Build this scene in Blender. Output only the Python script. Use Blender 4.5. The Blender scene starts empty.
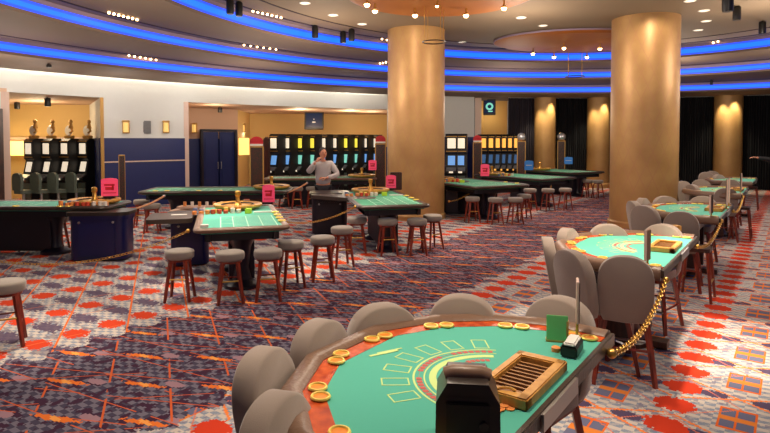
import bpy, bmesh, math, random
from mathutils import Vector, Matrix
random.seed(7)
PI = math.pi
C = bpy.context.scene.collection
# ------------------------------------------------------------------ camera numbers
F, PITCH, HC = 565.0, math.radians(1.9), 2.15
def ray(x, y):
    return Vector((x-385, (159-y)*math.sin(PITCH)+F*math.cos(PITCH), (159-y)*math.cos(PITCH)-F*math.sin(PITCH)))
def G(x, y, h=0.0):
    d = ray(x, y); t = (h-HC)/d.z
    return (d.x*t, d.y*t)
def atY(x, y, Y):
    d = ray(x, y)*(Y/ray(x, y).y)
    return (d.x, Y, d.z+HC)
TH = math.radians(35.8)
UX, UY = math.sin(TH), math.cos(TH)          # along the row of card tables
VX, VY = -math.cos(TH), math.sin(TH)         # across it
def uv(a, n): return (a*UX+n*VX, a*UY+n*VY)

# ------------------------------------------------------------------ materials
def s2l(c):
    return tuple(((v/255)/12.92 if v/255 <= .04045 else ((v/255+.055)/1.055)**2.4) for v in c)
def mat(name, rgb, rough=.6, metal=0, emit=0, noise=0, nscale=8, bump=0, bscale=60, spec=.5, alpha=1, sheen=0, emitcol=None):
    m = bpy.data.materials.new(name); m.use_nodes = True
    nt = m.node_tree; b = nt.nodes['Principled BSDF']
    col = s2l(rgb)+(1,)
    b.inputs['Base Color'].default_value = col
    b.inputs['Roughness'].default_value = rough
    b.inputs['Metallic'].default_value = metal
    b.inputs['Specular IOR Level'].default_value = spec
    if alpha < 1: b.inputs['Alpha'].default_value = alpha
    if sheen: b.inputs['Sheen Weight'].default_value = sheen
    if emit:
        b.inputs['Emission Color'].default_value = s2l(emitcol or rgb)+(1,)
        b.inputs['Emission Strength'].default_value = emit
    if noise or bump:
        tc = nt.nodes.new('ShaderNodeTexCoord')
    if noise:
        n = nt.nodes.new('ShaderNodeTexNoise'); n.inputs['Scale'].default_value = nscale; n.inputs['Detail'].default_value = 4
        nt.links.new(tc.outputs['Object'], n.inputs['Vector'])
        r = nt.nodes.new('ShaderNodeMapRange')
        r.inputs['To Min'].default_value = 1-noise; r.inputs['To Max'].default_value = 1+noise
        nt.links.new(n.outputs['Fac'], r.inputs['Value'])
        mx = nt.nodes.new('ShaderNodeVectorMath'); mx.operation = 'SCALE'
        mx.inputs[0].default_value = col[:3]
        nt.links.new(r.outputs[0], mx.inputs['Scale'])
        nt.links.new(mx.outputs[0], b.inputs['Base Color'])
    if bump:
        n2 = nt.nodes.new('ShaderNodeTexNoise'); n2.inputs['Scale'].default_value = bscale
        nt.links.new(tc.outputs['Object'], n2.inputs['Vector'])
        bp = nt.nodes.new('ShaderNodeBump'); bp.inputs['Strength'].default_value = bump; bp.inputs['Distance'].default_value = .01
        nt.links.new(n2.outputs['Fac'], bp.inputs['Height']); nt.links.new(bp.outputs[0], b.inputs['Normal'])
    return m
def wood(name, rgb, rgb2, rough=.35, scale=6):
    m = mat(name, rgb, rough); nt = m.node_tree; b = nt.nodes['Principled BSDF']
    tc = nt.nodes.new('ShaderNodeTexCoord'); mp = nt.nodes.new('ShaderNodeMapping')
    mp.inputs['Scale'].default_value = (scale, scale, scale*.15)
    n = nt.nodes.new('ShaderNodeTexNoise'); n.inputs['Scale'].default_value = 5; n.inputs['Detail'].default_value = 6
    cr = nt.nodes.new('ShaderNodeValToRGB')
    cr.color_ramp.elements[0].position = .35; cr.color_ramp.elements[0].color = s2l(rgb2)+(1,)
    cr.color_ramp.elements[1].position = .65; cr.color_ramp.elements[1].color = s2l(rgb)+(1,)
    nt.links.new(tc.outputs['Object'], mp.inputs[0]); nt.links.new(mp.outputs[0], n.inputs['Vector'])
    nt.links.new(n.outputs['Fac'], cr.inputs[0]); nt.links.new(cr.outputs[0], b.inputs['Base Color'])
    return m

M = dict(
 soffit=mat('soffit', (124,104,88), .75, noise=.04, nscale=2),
 ceil=mat('ceil', (132,112,90), .75, noise=.03, nscale=1),
 slot=mat('dark_gap', (48,30,40), .8),
 led=mat('blue_led', (20,60,200), .5, emit=1.15, emitcol=(44,80,255)),
 ledc=mat('blue_led_core', (20,60,200), .5, emit=1.15, emitcol=(24,124,255)),
 purple=mat('fascia', (150,130,150), .6),
 wall=mat('wall_paint', (214,214,210), .7, noise=.02),
 wallwarm=mat('warm_wall_paint', (206,172,112), .7, noise=.04, nscale=2),
 wallpink=mat('rose_wall_paint', (205,170,145), .7),
 navy=mat('navy_panel', (12,30,92), .45, noise=.08, nscale=3),
 navybody=mat('navy_lacquer', (12,18,76), .3, noise=.1, nscale=4, spec=.6),
 navydark=mat('dark_lacquer', (24,20,34), .35),
 goldtrim=mat('gold_trim', (186,142,74), .45, metal=.3),
 paletrim=mat('pale_trim', (214,186,170), .55),
 whitestrip=mat('cove_strip', (255,250,240), .5, emit=36, emitcol=(255,246,228)),
 curtain=mat('black_curtain', (7,8,18), .9, noise=.2, nscale=10),
 curtain2=mat('charcoal_curtain', (52,46,58), .9),
 uph=mat('taupe_upholstery', (134,118,106), .75, noise=.04, nscale=20, bump=.15, bscale=300, sheen=.3),
 seatgrey=mat('grey_upholstery', (132,122,112), .75, noise=.05, nscale=20, bump=.15, bscale=300, sheen=.3),
 legwood=wood('red_brown_wood', (150,58,36), (96,32,22), .3),
 darkwood=wood('dark_wood', (74,40,30), (46,24,20), .35),
 brass=mat('brass', (206,160,78), .3, metal=.85),
 brassring=mat('brass_ring', (255,226,110), .3, metal=.5),
 cupin=mat('cup_inside', (226,132,30), .4, metal=.3),
 steel=mat('steel', (180,178,175), .3, metal=.9),
 leather=mat('brown_leather', (112,84,66), .38, noise=.1, nscale=14, bump=.3, bscale=40),
 leatherdark=mat('dark_leather', (62,50,42), .38, noise=.08, nscale=14, bump=.2, bscale=40),
 racetrack=wood('orange_wood', (208,88,34), (160,52,20), .25, 3),
 felt=mat('green_felt', (78,172,150), .95, noise=.03, nscale=60, sheen=.2, spec=.1),
 felt2=mat('deep_green_felt', (52,150,112), .95, noise=.03, nscale=60, sheen=.2, spec=.1),
 print_y=mat('yellow_print', (196,220,140), .9),
 print_w=mat('white_print', (196,232,208), .9),
 print_r=mat('red_print', (196,92,84), .9),
 black=mat('black_plastic', (22,20,20), .4),
 blackg=mat('black_glossy', (48,40,36), .3),
 brownpad=mat('brown_pad', (124,94,72), .4, noise=.1, nscale=12),
 white=mat('white_plastic', (225,222,214), .4),
 traywood=wood('pale_wood', (212,158,78), (192,134,58), .4, 4),
 traydark=mat('tray_inside', (66,42,30), .5),
 traydiv=mat('tray_divider', (160,112,62), .5),
 card=mat('green_card', (120,200,120), .6),
 pink=mat('pink_acrylic', (226,70,104), .3, emit=.35),
 red=mat('red_mark', (196,20,34), .5),
 blue=mat('blue_acrylic', (54,116,190), .3, emit=.15),
 silver=mat('silver', (205,205,210), .3, metal=.6),
 screen=mat('blue_screen', (110,150,205), .2, emit=.7, emitcol=(110,170,235)),
 screen2=mat('green_screen', (120,190,175), .2, emit=.9, emitcol=(120,200,180)),
 glassy=mat('yellow_glass', (230,215,70), .3, emit=.8, emitcol=(255,236,80)),
 glassw=mat('white_glass', (235,225,200), .3, emit=.7, emitcol=(255,238,210)),
 glasso=mat('orange_glass', (235,170,70), .3, emit=1.0, emitcol=(255,180,80)),
 screendim=mat('dim_screen', (60,90,130), .2, emit=.25, emitcol=(90,140,200)),
 panelglow=mat('panel_glow', (250,210,120), .5, emit=1.5, emitcol=(255,206,110)),
 screenk=mat('dark_screen', (20,34,60), .2, emit=.3, emitcol=(30,50,90)),
 panelgrey=mat('button_panel', (110,110,112), .4, noise=.2, nscale=20),
 cabgreen=mat('cabinet_panel', (92,104,92), .45, noise=.15, nscale=12),
 glow=mat('lamp_glow', (255,230,170), .5, emit=14, emitcol=(255,206,140)),
 glowsoft=mat('downlight_glow', (255,240,220), .5, emit=1.1, emitcol=(255,236,210)),
 sconce=mat('sconce_glass', (230,196,120), .4, emit=.45, emitcol=(255,214,120)),
 skin=mat('skin', (206,140,112), .55), hair=mat('dark_hair', (40,30,28), .7),
 shirt=mat('grey_shirt', (188,180,180), .8, noise=.05, nscale=12), trousers=mat('dark_trousers', (30,28,36), .8),
 suit=mat('dark_suit', (24,22,28), .8), cuff=mat('white_cuff', (230,226,220), .7), rope=mat('tan_rope', (196,140,100), .7, bump=.3, bscale=80),
 chipr=mat('red_chips', (204,70,44), .5), chipy=mat('yellow_chips', (230,190,90), .5), chipw=mat('white_chips', (226,214,200), .5),
 chipb=mat('blue_chips', (92,110,150), .5), chipg=mat('lime_chips', (180,210,50), .5), chipo=mat('orange_chips', (226,140,70), .5),
)
M['numberpanel'] = mat('number_panel', (26,18,16), .4)
def _stripes(m):
    nt = m.node_tree; b = nt.nodes['Principled BSDF']; tc = nt.nodes.new('ShaderNodeTexCoord'); mp = nt.nodes.new('ShaderNodeMapping')
    mp.inputs['Scale'].default_value = (6, 1, 7); mp.inputs['Rotation'].default_value = (PI/2, 0, 0)
    br = nt.nodes.new('ShaderNodeTexBrick'); br.inputs['Color1'].default_value = s2l((150,60,40))+(1,); br.inputs['Color2'].default_value = s2l((90,70,40))+(1,); br.inputs['Mortar'].default_value = s2l((20,16,14))+(1,)
    br.inputs['Mortar Size'].default_value = .09; br.inputs['Scale'].default_value = 2.0
    nt.links.new(tc.outputs['Object'], mp.inputs[0]); nt.links.new(mp.outputs[0], br.inputs['Vector']); nt.links.new(br.outputs['Color'], b.inputs['Base Color'])
_stripes(M['numberpanel'])
# copper underside of the hanging canopies
M['copper'] = mat('copper_leaf', (172,100,34), .6, metal=.0, noise=.12, nscale=1.5)

def node_helpers(nt):
    class V:
        def __init__(s, o): s.o = o
    def op(kind, *a):
        n = nt.nodes.new('ShaderNodeMath'); n.operation = kind
        for i, x in enumerate(a):
            if isinstance(x, V): nt.links.new(x.o, n.inputs[i])
            else: n.inputs[i].default_value = float(x)
        return V(n.outputs[0])
    V.__add__ = lambda s, b: op('ADD', s, b); V.__radd__ = V.__add__
    V.__sub__ = lambda s, b: op('SUBTRACT', s, b); V.__rsub__ = lambda s, b: op('SUBTRACT', b, s)
    V.__mul__ = lambda s, b: op('MULTIPLY', s, b); V.__rmul__ = V.__mul__
    V.__truediv__ = lambda s, b: op('DIVIDE', s, b)
    return V, op

def carpet_material():
    m = bpy.data.materials.new('patterned_carpet'); m.use_nodes = True
    nt = m.node_tree; b = nt.nodes['Principled BSDF']
    V, op = node_helpers(nt)
    geo = nt.nodes.new('ShaderNodeNewGeometry'); sp = nt.nodes.new('ShaderNodeSeparateXYZ')
    nt.links.new(geo.outputs['Position'], sp.inputs[0])
    X, Y = V(sp.outputs[0]), V(sp.outputs[1])
    a0 = X*UX+Y*UY; n0 = X*VX+Y*VY
    q = .016                                                   # the weave: everything is stepped
    a = op('FLOOR', a0/q)*q; n = op('FLOOR', n0/q)*q
    def noise(av, nv, scale, sa=1, sn=1, detail=2):
        cb = nt.nodes.new('ShaderNodeCombineXYZ')
        nt.links.new((av*sa).o, cb.inputs[0]); nt.links.new((nv*sn).o, cb.inputs[1])
        t = nt.nodes.new('ShaderNodeTexNoise'); t.inputs['Scale'].default_value = scale; t.inputs['Detail'].default_value = detail
        nt.links.new(cb.outputs[0], t.inputs['Vector'])
        return V(t.outputs['Fac'])
    def wrap(x, per):      # to -per/2 .. per/2
        return x-op('ROUND', x/per)*per
    def lt(x, y): return op('LESS_THAN', x, y)
    def gt(x, y): return op('GREATER_THAN', x, y)
    def mx(f, A, B):       # colours
        n_ = nt.nodes.new('ShaderNodeMix'); n_.data_type = 'RGBA'
        if isinstance(f, V): nt.links.new(f.o, n_.inputs[0])
        else: n_.inputs[0].default_value = f
        for i, c in ((6, A), (7, B)):
            if isinstance(c, tuple): n_.inputs[i].default_value = s2l(c)+(1,)
            else: nt.links.new(c, n_.inputs[i])
        return n_.outputs[2]
    jag = noise(a, n, 22, 1, 1)
    j2 = noise(a+7, n+3, 9)
    # woven base of pale and blue grey cells
    chk = op('PINGPONG', op('FLOOR', a/.05)+op('FLOOR', n/.09), 1)
    diag = op('PINGPONG', op('FLOOR', (a+n)/.045), 1)
    pale = mx(chk, (196,186,176), (132,142,158))
    pale = mx(diag*.4, pale, (198,184,174))
    navy = mx(chk, (72,66,84), (114,108,122))
    navy = mx(gt(j2, .54), navy, (66,40,60))
    # -------- lattice of red ovals (left part)
    mrow = op('ROUND', (n-6.42)/.97)
    rn = n-6.42-mrow*.97
    ra = wrap(a-3.43-mrow*.25, .41)
    def blob(ra_, rn_, sa, sn, jam=.5):
        d = op('SQRT', (ra_/sa)*(ra_/sa)+(rn_/sn)*(rn_/sn))
        return lt(d+(jag-.5)*jam, 1)
    red1 = blob(ra, rn, .13, .18, 1.7)
    mrow2 = op('ROUND', (n-6.42-.485)/.97)
    rn2 = n-6.905-mrow2*.97
    ra2 = wrap(a-3.43-.33-mrow2*.25, .41)
    dark1 = blob(ra2, rn2, .11, .26, 2.2)
    st_ = gt(noise(a, n, 6, 1.6, .5, 3), .56)
    lat = mx(st_*.6, pale, (108,98,112))
    lat = mx(dark1*.9, lat, (84,66,92))
    lat = mx(red1, lat, (204,66,36))
    def lines(ca, cn, off, per, w):
        s = wrap(a0*ca-n0*cn-off, per)
        return lt(op('ABSOLUTE', s), w)
    l1 = lines(.844, .536, -1.036, .67, .011)
    l2 = lines(.147, -.989, .1, .74, .008)
    brk = gt(noise(a, n, 1.6), .47)
    brk2 = gt(noise(a+20, n, 2.2), .5)
    lat = mx(l1, lat, (224,110,50))
    lat = mx(l2*brk*.8, lat, (214,116,70))
    # -------- navy band with scratched orange lines
    nv = navy
    nr_ = op('ROUND', (n-5.2)/.62)
    an_ = wrap(a-3.1-nr_*.37, .74); bn_ = n-5.2-nr_*.62
    pk = blob(an_-.16, bn_+.12+an_*.6, .05, .10, .6)
    nv = mx(pk, nv, (158,124,134))
    f1 = lines(.989, -.147, .05, .37, .0055)*gt(noise(a, n, 1.6), .42)
    f2 = lines(.91, -.41, .12, .40, .0055)*gt(noise(a+20, n, 2.2), .43)
    f3 = lines(.72, -.69, .2, .52, .0055)*gt(noise(a+9, n, 2), .46)
    f4 = lines(.844, .536, -1.036+.1, .5, .009)*gt(noise(a+4, n+2, 2.6), .47)
    f = op('MAXIMUM', op('MAXIMUM', f1, f2), op('MAXIMUM', f3, f4))
    nv = mx(f, nv, (208,98,54))
    star = blob(an_+bn_*.35, bn_, .035, .20, 1.8)
    nv = mx(star, nv, (226,116,48))
    core = blob(an_, bn_, .025, .07, 1.0)
    nv = mx(core, nv, (240,160,80))
    # -------- avenue with red hexagons and orange frames (right part)
    av = mx(gt(j2, .60)*.7, pale, (120,116,138))
    nm = op('ABSOLUTE', n-2.09)            # mirrored about the row of tables
    nr = nm-1.36                           # red row at 0.73 and 3.45
    rr = blob(wrap(a-4.64, .41), nr, .135, .155, 1.0)
    nf = nm-1.79                           # frames at 0.30 and 3.88
    nf2 = nm-.89                           # frames at 1.20 and 2.98
    fa = wrap(a-5.04, .82)
    def frame(nn):
        cell = lt(op('ABSOLUTE', fa), .20)*lt(op('ABSOLUTE', nn), .125)
        inner = lt(op('ABSOLUTE', wrap(fa-.1, .2)), .072)*lt(op('ABSOLUTE', wrap(nn-.06, .125)), .05)*lt(op('ABSOLUTE', fa), .19)*lt(op('ABSOLUTE', nn), .118)
        mid = lt(op('ABSOLUTE', fa), .045)*lt(op('ABSOLUTE', nn), .125)
        return cell, inner, mid
    for nn in (nf, nf2):
        fx = wrap(a-5.04-.41, .82)
        an = op('ABSOLUTE', nn)
        cross = lt(op('ABSOLUTE', op('ABSOLUTE', fx)-an*.55), .014)*lt(an, .42)
        av = mx(cross, av, (236,130,60))
        ov = blob(fx, an-.2, .07, .12, .8)
        av = mx(ov, av, (84,70,96))
        ce, inn, mid = frame(nn)
        av = mx(ce, av, (222,104,40))
        av = mx(inn, av, (104,106,132))
        av = mx(mid*.85, av, (222,132,56))
    cross2 = lt(op('ABSOLUTE', op('ABSOLUTE', wrap(a-4.64-.205, .82))-op('ABSOLUTE', nr)*.9), .008)
    av = mx(cross2, av, (214,120,90))
    av = mx(rr, av, (202,60,34))
    # -------- choose by band with a stepped edge
    zig = op('PINGPONG', a, .205)*1.0+(j2-.5)*.25
    isnavy = gt(n, 3.68+zig)*lt(n, 5.92+zig)
    islat = gt(n, 5.92+zig)
    col = mx(isnavy, av, nv); col = mx(islat, col, lat)
    nt.links.new(col, b.inputs['Base Color'])
    b.inputs['Roughness'].default_value = .95; b.inputs['Specular IOR Level'].default_value = .1
    return m
M['carpet'] = carpet_material()

def column_material():
    m = bpy.data.materials.new('gold_leaf_column'); m.use_nodes = True
    nt = m.node_tree; b = nt.nodes['Principled BSDF']; V, op = node_helpers(nt)
    tc = nt.nodes.new('ShaderNodeTexCoord'); sp = nt.nodes.new('ShaderNodeSeparateXYZ')
    nt.links.new(tc.outputs['Object'], sp.inputs[0])
    X, Y, Z = (V(sp.outputs[i]) for i in range(3))
    ang = op('ARCTAN2', Y, X)
    n = nt.nodes.new('ShaderNodeTexNoise'); n.inputs['Scale'].default_value = 1.6; n.inputs['Detail'].default_value = 5
    nt.links.new(tc.outputs['Object'], n.inputs['Vector'])
    # faint diamond lattice
    p = ang*(9/PI); q1 = op('PINGPONG', p+Z*1.6, .5); q2 = op('PINGPONG', p-Z*1.6, .5)
    d = op('LESS_THAN', op('MINIMUM', q1, q2), .045)
    cr = nt.nodes.new('ShaderNodeValToRGB')
    cr.color_ramp.elements[0].position = .3; cr.color_ramp.elements[0].color = s2l((168,126,76))+(1,)
    cr.color_ramp.elements[1].position = .7; cr.color_ramp.elements[1].color = s2l((188,148,92))+(1,)
    nt.links.new(n.outputs['Fac'], cr.inputs[0])
    mx = nt.nodes.new('ShaderNodeMix'); mx.data_type = 'RGBA'
    nt.links.new((d*.35).o, mx.inputs[0]); nt.links.new(cr.outputs[0], mx.inputs[6]); mx.inputs[7].default_value = s2l((176,120,90))+(1,)
    nt.links.new(mx.outputs[2], b.inputs['Base Color'])
    b.inputs['Roughness'].default_value = .45; b.inputs['Metallic'].default_value = .25
    return m
M['column'] = column_material()

# ------------------------------------------------------------------ mesh helpers
class MB:
    def __init__(s): s.bm = bmesh.new()
    def box(s, c, d, rz=0, rx=0, ry=0):
        r = bmesh.ops.create_cube(s.bm, size=1)
        mt = Matrix.Translation(c) @ Matrix.Rotation(rz, 4, 'Z') @ Matrix.Rotation(ry, 4, 'Y') @ Matrix.Rotation(rx, 4, 'X') @ Matrix.Diagonal((d[0], d[1], d[2], 1))
        bmesh.ops.transform(s.bm, matrix=mt, verts=r['verts']); return s
    def prism(s, pts, z0, z1):
        lo = [s.bm.verts.new((p[0], p[1], z0)) for p in pts]; hi = [s.bm.verts.new((p[0], p[1], z1)) for p in pts]
        n = len(pts)
        s.bm.faces.new(lo[::-1]); s.bm.faces.new(hi)
        for i in range(n): s.bm.faces.new((lo[i], lo[(i+1) % n], hi[(i+1) % n], hi[i]))
        return s
    def lathe(s, prof, c=(0, 0, 0), seg=24, sx=1, sy=1):
        rings = []
        for r, z in prof:
            if r < 1e-5: rings.append([s.bm.verts.new((c[0], c[1], c[2]+z))])
            else: rings.append([s.bm.verts.new((c[0]+sx*r*math.cos(2*PI*k/seg), c[1]+sy*r*math.sin(2*PI*k/seg), c[2]+z)) for k in range(seg)])
        for A, B in zip(rings, rings[1:]):
            for k in range(seg):
                k2 = (k+1) % seg
                if len(A) == 1 and len(B) == 1: continue
                if len(A) == 1: s.bm.faces.new((A[0], B[k], B[k2]))
                elif len(B) == 1: s.bm.faces.new((A[k], A[k2], B[0]))
                else: s.bm.faces.new((A[k], A[k2], B[k2], B[k]))
        for R_, fl in ((rings[0], True), (rings[-1], False)):
            if len(R_) > 1: s.bm.faces.new(R_[::-1] if fl else R_)
        return s
    def tube(s, pts, r, seg=8, r2=None):
        pts = [Vector(p) for p in pts]; rings = []; N_ = len(pts)
        for i, p in enumerate(pts):
            t = (pts[min(i+1, N_-1)]-pts[max(i-1, 0)]).normalized()
            up = Vector((0, 0, 1)) if abs(t.z) < .95 else Vector((1, 0, 0))
            a = t.cross(up).normalized(); b = t.cross(a)
            rr = r if r2 is None else r+(r2-r)*i/(N_-1)
            rings.append([s.bm.verts.new(p+a*rr*math.cos(2*PI*k/seg)+b*rr*math.sin(2*PI*k/seg)) for k in range(seg)])
        for A, B in zip(rings, rings[1:]):
            for k in range(seg): s.bm.faces.new((A[k], A[(k+1) % seg], B[(k+1) % seg], B[k]))
        s.bm.faces.new(rings[0][::-1]); s.bm.faces.new(rings[-1]); return s
    def sphere(s, c, r, sc=(1, 1, 1), seg=16):
        q = bmesh.ops.create_uvsphere(s.bm, u_segments=seg, v_segments=max(6, seg//2), radius=r)
        bmesh.ops.transform(s.bm, matrix=Matrix.Translation(c) @ Matrix.Diagonal((sc[0], sc[1], sc[2], 1)), verts=q['verts']); return s
    def torus(s, c, R_, r, seg=20, ms=8, rot=None):
        rings = []
        for i in range(seg):
            A = 2*PI*i/seg; ring = []
            for k in range(ms):
                B = 2*PI*k/ms
                v = Vector(((R_+r*math.cos(B))*math.cos(A), (R_+r*math.cos(B))*math.sin(A), r*math.sin(B)))
                if rot: v = rot @ v
                ring.append(s.bm.verts.new(v+Vector(c)))
            rings.append(ring)
        for i in range(seg):
            A, B = rings[i], rings[(i+1) % seg]
            for k in range(ms): s.bm.faces.new((A[k], A[(k+1) % ms], B[(k+1) % ms], B[k]))
        return s
    def sweep(s, path, prof, closed=False):
        """path: 2D polyline, prof: (inward offset, z) closed outline"""
        offs = miter(path, closed); rings = []
        for (p, d) in zip(path, offs):
            rings.append([s.bm.verts.new((p[0]+d[0]*o, p[1]+d[1]*o, z)) for o, z in prof])
        n = len(prof); R_ = rings+([rings[0]] if closed else [])
        for A, B in zip(R_, R_[1:]):
            for k in range(n): s.bm.faces.new((A[k], A[(k+1) % n], B[(k+1) % n], B[k]))
        if not closed:
            s.bm.faces.new(rings[0][::-1]); s.bm.faces.new(rings[-1])
        return s
    def build(s, name, m, parent=None, bevel=0, seg=2, ang=35, loc=None, xf=None):
        if bevel: bmesh.ops.bevel(s.bm, geom=[e for e in s.bm.edges if e.calc_face_angle(0) > math.radians(30)], offset=bevel, segments=seg, affect='EDGES', clamp_overlap=True)
        if xf: bmesh.ops.transform(s.bm, matrix=xf, verts=s.bm.verts)
        bmesh.ops.recalc_face_normals(s.bm, faces=s.bm.faces)
        me = bpy.data.meshes.new(name); s.bm.to_mesh(me); s.bm.free()
        me.materials.append(m if not isinstance(m, str) else M[m])
        for p in me.polygons: p.use_smooth = True
        try: me.set_sharp_from_angle(angle=math.radians(ang))
        except Exception: pass
        o = bpy.data.objects.new(name, me); C.objects.link(o)
        if parent: o.parent = parent
        if loc: o.location = loc
        return o
def miter(path, closed):
    out = []; n = len(path)
    for i in range(n):
        a = path[(i-1) % n] if (closed or i > 0) else None
        b = path[(i+1) % n] if (closed or i < n-1) else None
        p = path[i]; ns = []
        for s_, e_ in ((a, p), (p, b)):
            if s_ is None or e_ is None: continue
            dx, dy = e_[0]-s_[0], e_[1]-s_[1]; l = math.hypot(dx, dy); ns.append((-dy/l, dx/l))
        if len(ns) == 1: out.append(ns[0]); continue
        mxx, my = ns[0][0]+ns[1][0], ns[0][1]+ns[1][1]; l = math.hypot(mxx, my); mxx /= l; my /= l
        c = mxx*ns[0][0]+my*ns[0][1]; out.append((mxx/c, my/c))
    return out
def inset(path, d, closed=False): return [(p[0]+o[0]*d, p[1]+o[1]*d) for p, o in zip(path, miter(path, closed))]
def rrect(x0, y0, x1, y1, r, seg=5):
    pts = []
    for cx, cy, a0 in ((x1-r, y0+r, -PI/2), (x1-r, y1-r, 0), (x0+r, y1-r, PI/2), (x0+r, y0+r, PI)):
        for k in range(seg+1):
            a = a0+PI/2*k/seg; pts.append((cx+r*math.cos(a), cy+r*math.sin(a)))
    return pts
def tag(o, label=None, cat=None, group=None, kind=None):
    if label: o['label'] = label
    if cat: o['category'] = cat
    if group: o['group'] = group
    if kind: o['kind'] = kind
    return o
def empty(name, loc, rz=0, label=None, cat=None, group=None):
    o = bpy.data.objects.new(name, None); C.objects.link(o); o.location = loc; o.rotation_euler = (0, 0, rz); o.empty_display_size = .1
    return tag(o, label, cat, group)
def struct(o): o['kind'] = 'structure'; return o
def copy_tree(o, parent=None):
    c = o.copy(); C.objects.link(c); c.parent = parent
    for ch in list(kids[o.name]): kids_add(c, copy_tree(ch, c))
    return c
kids = {}
def kids_add(p, c): kids.setdefault(p.name, []).append(c)
def index(o):
    kids.setdefault(o.name, [])
    for ch in bpy.data.objects:
        if ch.parent == o:
            if ch not in kids[o.name]: kids[o.name].append(ch)
            index(ch)
def dup(proto, loc, rz=0, label=None, group=None, cat=None):
    kids_all(proto)
    c = copy_tree(proto); c.location = loc; c.rotation_euler = (0, 0, rz)
    if label: c['label'] = label
    if group: c['group'] = group
    if cat: c['category'] = cat
    return c
def kids_all(o):
    if o.name not in kids: index(o)
used_protos = set()
def place(proto, loc, rz, label, group=None):
    """first call moves the prototype itself, later calls copy it with all its parts"""
    kids_all(proto)
    if proto.name not in used_protos:
        used_protos.add(proto.name); proto.location = loc; proto.rotation_euler = (0, 0, rz)
        proto['label'] = label
        if group: proto['group'] = group
        return proto
    return dup(proto, loc, rz, label, group)

# ------------------------------------------------------------------ ROOM SHELL
K_, TE = 1.25, .77
RING = [(3.82, 11.13, 8.90, 2.80), (4.00, 10.64, 11.75, 2.45), (4.43, 8.99, 15.98, 2.10), (4.61, 7.0, 21.18, 1.92)]
def oval(i, t, dr=0):
    cx, cy, R_, h = RING[i]; R_ += dr
    a, b_ = R_*math.cos(t), R_*math.sin(t)/K_
    ct, st = math.cos(TE), math.sin(TE)
    return (cx+ct*a-st*b_, cy+st*a+ct*b_)
NS = 160
def ovalpts(i, dr=0): return [oval(i, 2*PI*k/NS, dr) for k in range(NS)]
def annulus(name, outer, inner, z0, z1, m):
    b = MB(); n = len(outer)
    vs = [[b.bm.verts.new((p[0], p[1], z)) for p in pts] for pts, z in ((outer, z0), (inner, z0), (inner, z1), (outer, z1))]
    for k in range(n):
        k2 = (k+1) % n
        for q in range(4):
            A, B = vs[q], vs[(q+1) % 4]
            b.bm.faces.new((A[k], A[k2], B[k2], B[k]))
    return b.build(name, m, ang=30)
ZC = [5.17, 4.78, 4.43, 4.07]      # underside of inner ceiling, then of each lower ring
# floor
b = MB(); b.prism([(11+36*math.cos(2*PI*k/48), 10+36*math.sin(2*PI*k/48)) for k in range(48)], -.1, 0)
struct(b.build('floor', M['carpet']))
b = MB(); b.prism(ovalpts(0, .3), ZC[0], ZC[0]+.1)
struct(b.build('ceiling', M['ceil']))
for i in range(3):
    outer = ovalpts(i+1, .3) if i < 2 else ovalpts(3, -.45)
    struct(annulus('ceiling_ring', outer, ovalpts(i), ZC[i+1], ZC[i+1]+.08, M['soffit']))
    zt, zb = ZC[i], ZC[i+1]
    struct(annulus('trim_%d' % (i*3+1), ovalpts(i, .16), ovalpts(i, .015), zb+.01, zt+.05, M['purple']))
    # LED light band standing in the cove
    o = annulus('led_light_band', ovalpts(i, .012), ovalpts(i, -.012), zb+.065, zt-.095, M['led'])
    tag(o, ['blue light band in the innermost, highest ceiling cove', 'blue light band in the middle ceiling cove', 'blue light band in the outermost, lowest ceiling cove'][i], 'cove light')
    c_ = annulus('bright_core', ovalpts(i, -.0125), ovalpts(i, -.018), zb+.115, zt-.15, M['ledc']); c_.parent = o
    struct(annulus('trim_%d' % (i*3+2), ovalpts(i, -.30), ovalpts(i, -.37), zt-.012, zt+.03, M['slot']))
struct(annulus('trim_11', ovalpts(3, .3), ovalpts(3, -.8), 4.4, 4.46, M['wall']))
# faint groove in the inner ceiling
struct(annulus('trim_10', ovalpts(0, -1.15), ovalpts(0, -1.21), ZC[0]-.01, ZC[0]+.02, M['slot']))

# walls: points of the outer oval in a given picture direction
def wpt(px, dr=0):
    phi = math.atan((px-385)/F) if not isinstance(px, tuple) else px[0]
    return wphi(phi, dr)
def wphi(phi, dr=0):
    dx, dy = math.sin(phi), math.cos(phi)
    cx, cy, R_, h = RING[3]; R_ += dr; ct, st = math.cos(TE), math.sin(TE)
    a0, b0 = ct*dx+st*dy, (-st*dx+ct*dy)*K_; c0, d0 = ct*cx+st*cy, (-st*cx+ct*cy)*K_
    a = a0*a0+b0*b0; bb = -2*(a0*c0+b0*d0); c = c0*c0+d0*d0-R_*R_
    t = (-bb+math.sqrt(bb*bb-4*a*c))/(2*a)
    return (dx*t, dy*t)
def phi(px): return math.atan((px-385)/F)
def wall(name, p0, p1, z0, z1, m, th=.2, dr=0, kind=True):
    n = max(2, int(abs(p1-p0)/.03)); 
    inner = [wphi(p0+(p1-p0)*k/n, dr) for k in range(n+1)]; outer = [wphi(p0+(p1-p0)*k/n, dr+th) for k in range(n+1)]
    b = MB(); b.prism(inner+outer[::-1], z0, z1); o = b.build(name, m, ang=30)
    return struct(o) if kind else o
ZW = 4.45
ZO = 3.47
ZD = 2.22
wall('wall_back', phi(507)+.0, 2*PI-1.2, 0, ZW, M['wall'])
wall('wall_west', -1.2, phi(7), 0, ZW, M['wall'])
wall('wall_header_west', phi(7), phi(103), ZO, ZW, M['wall'])
wall('wall_left', phi(103), phi(186), 0, ZW, M['wall'])
wall('wall_header_left', phi(186), phi(387), ZO, ZW, M['wall'])
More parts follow.
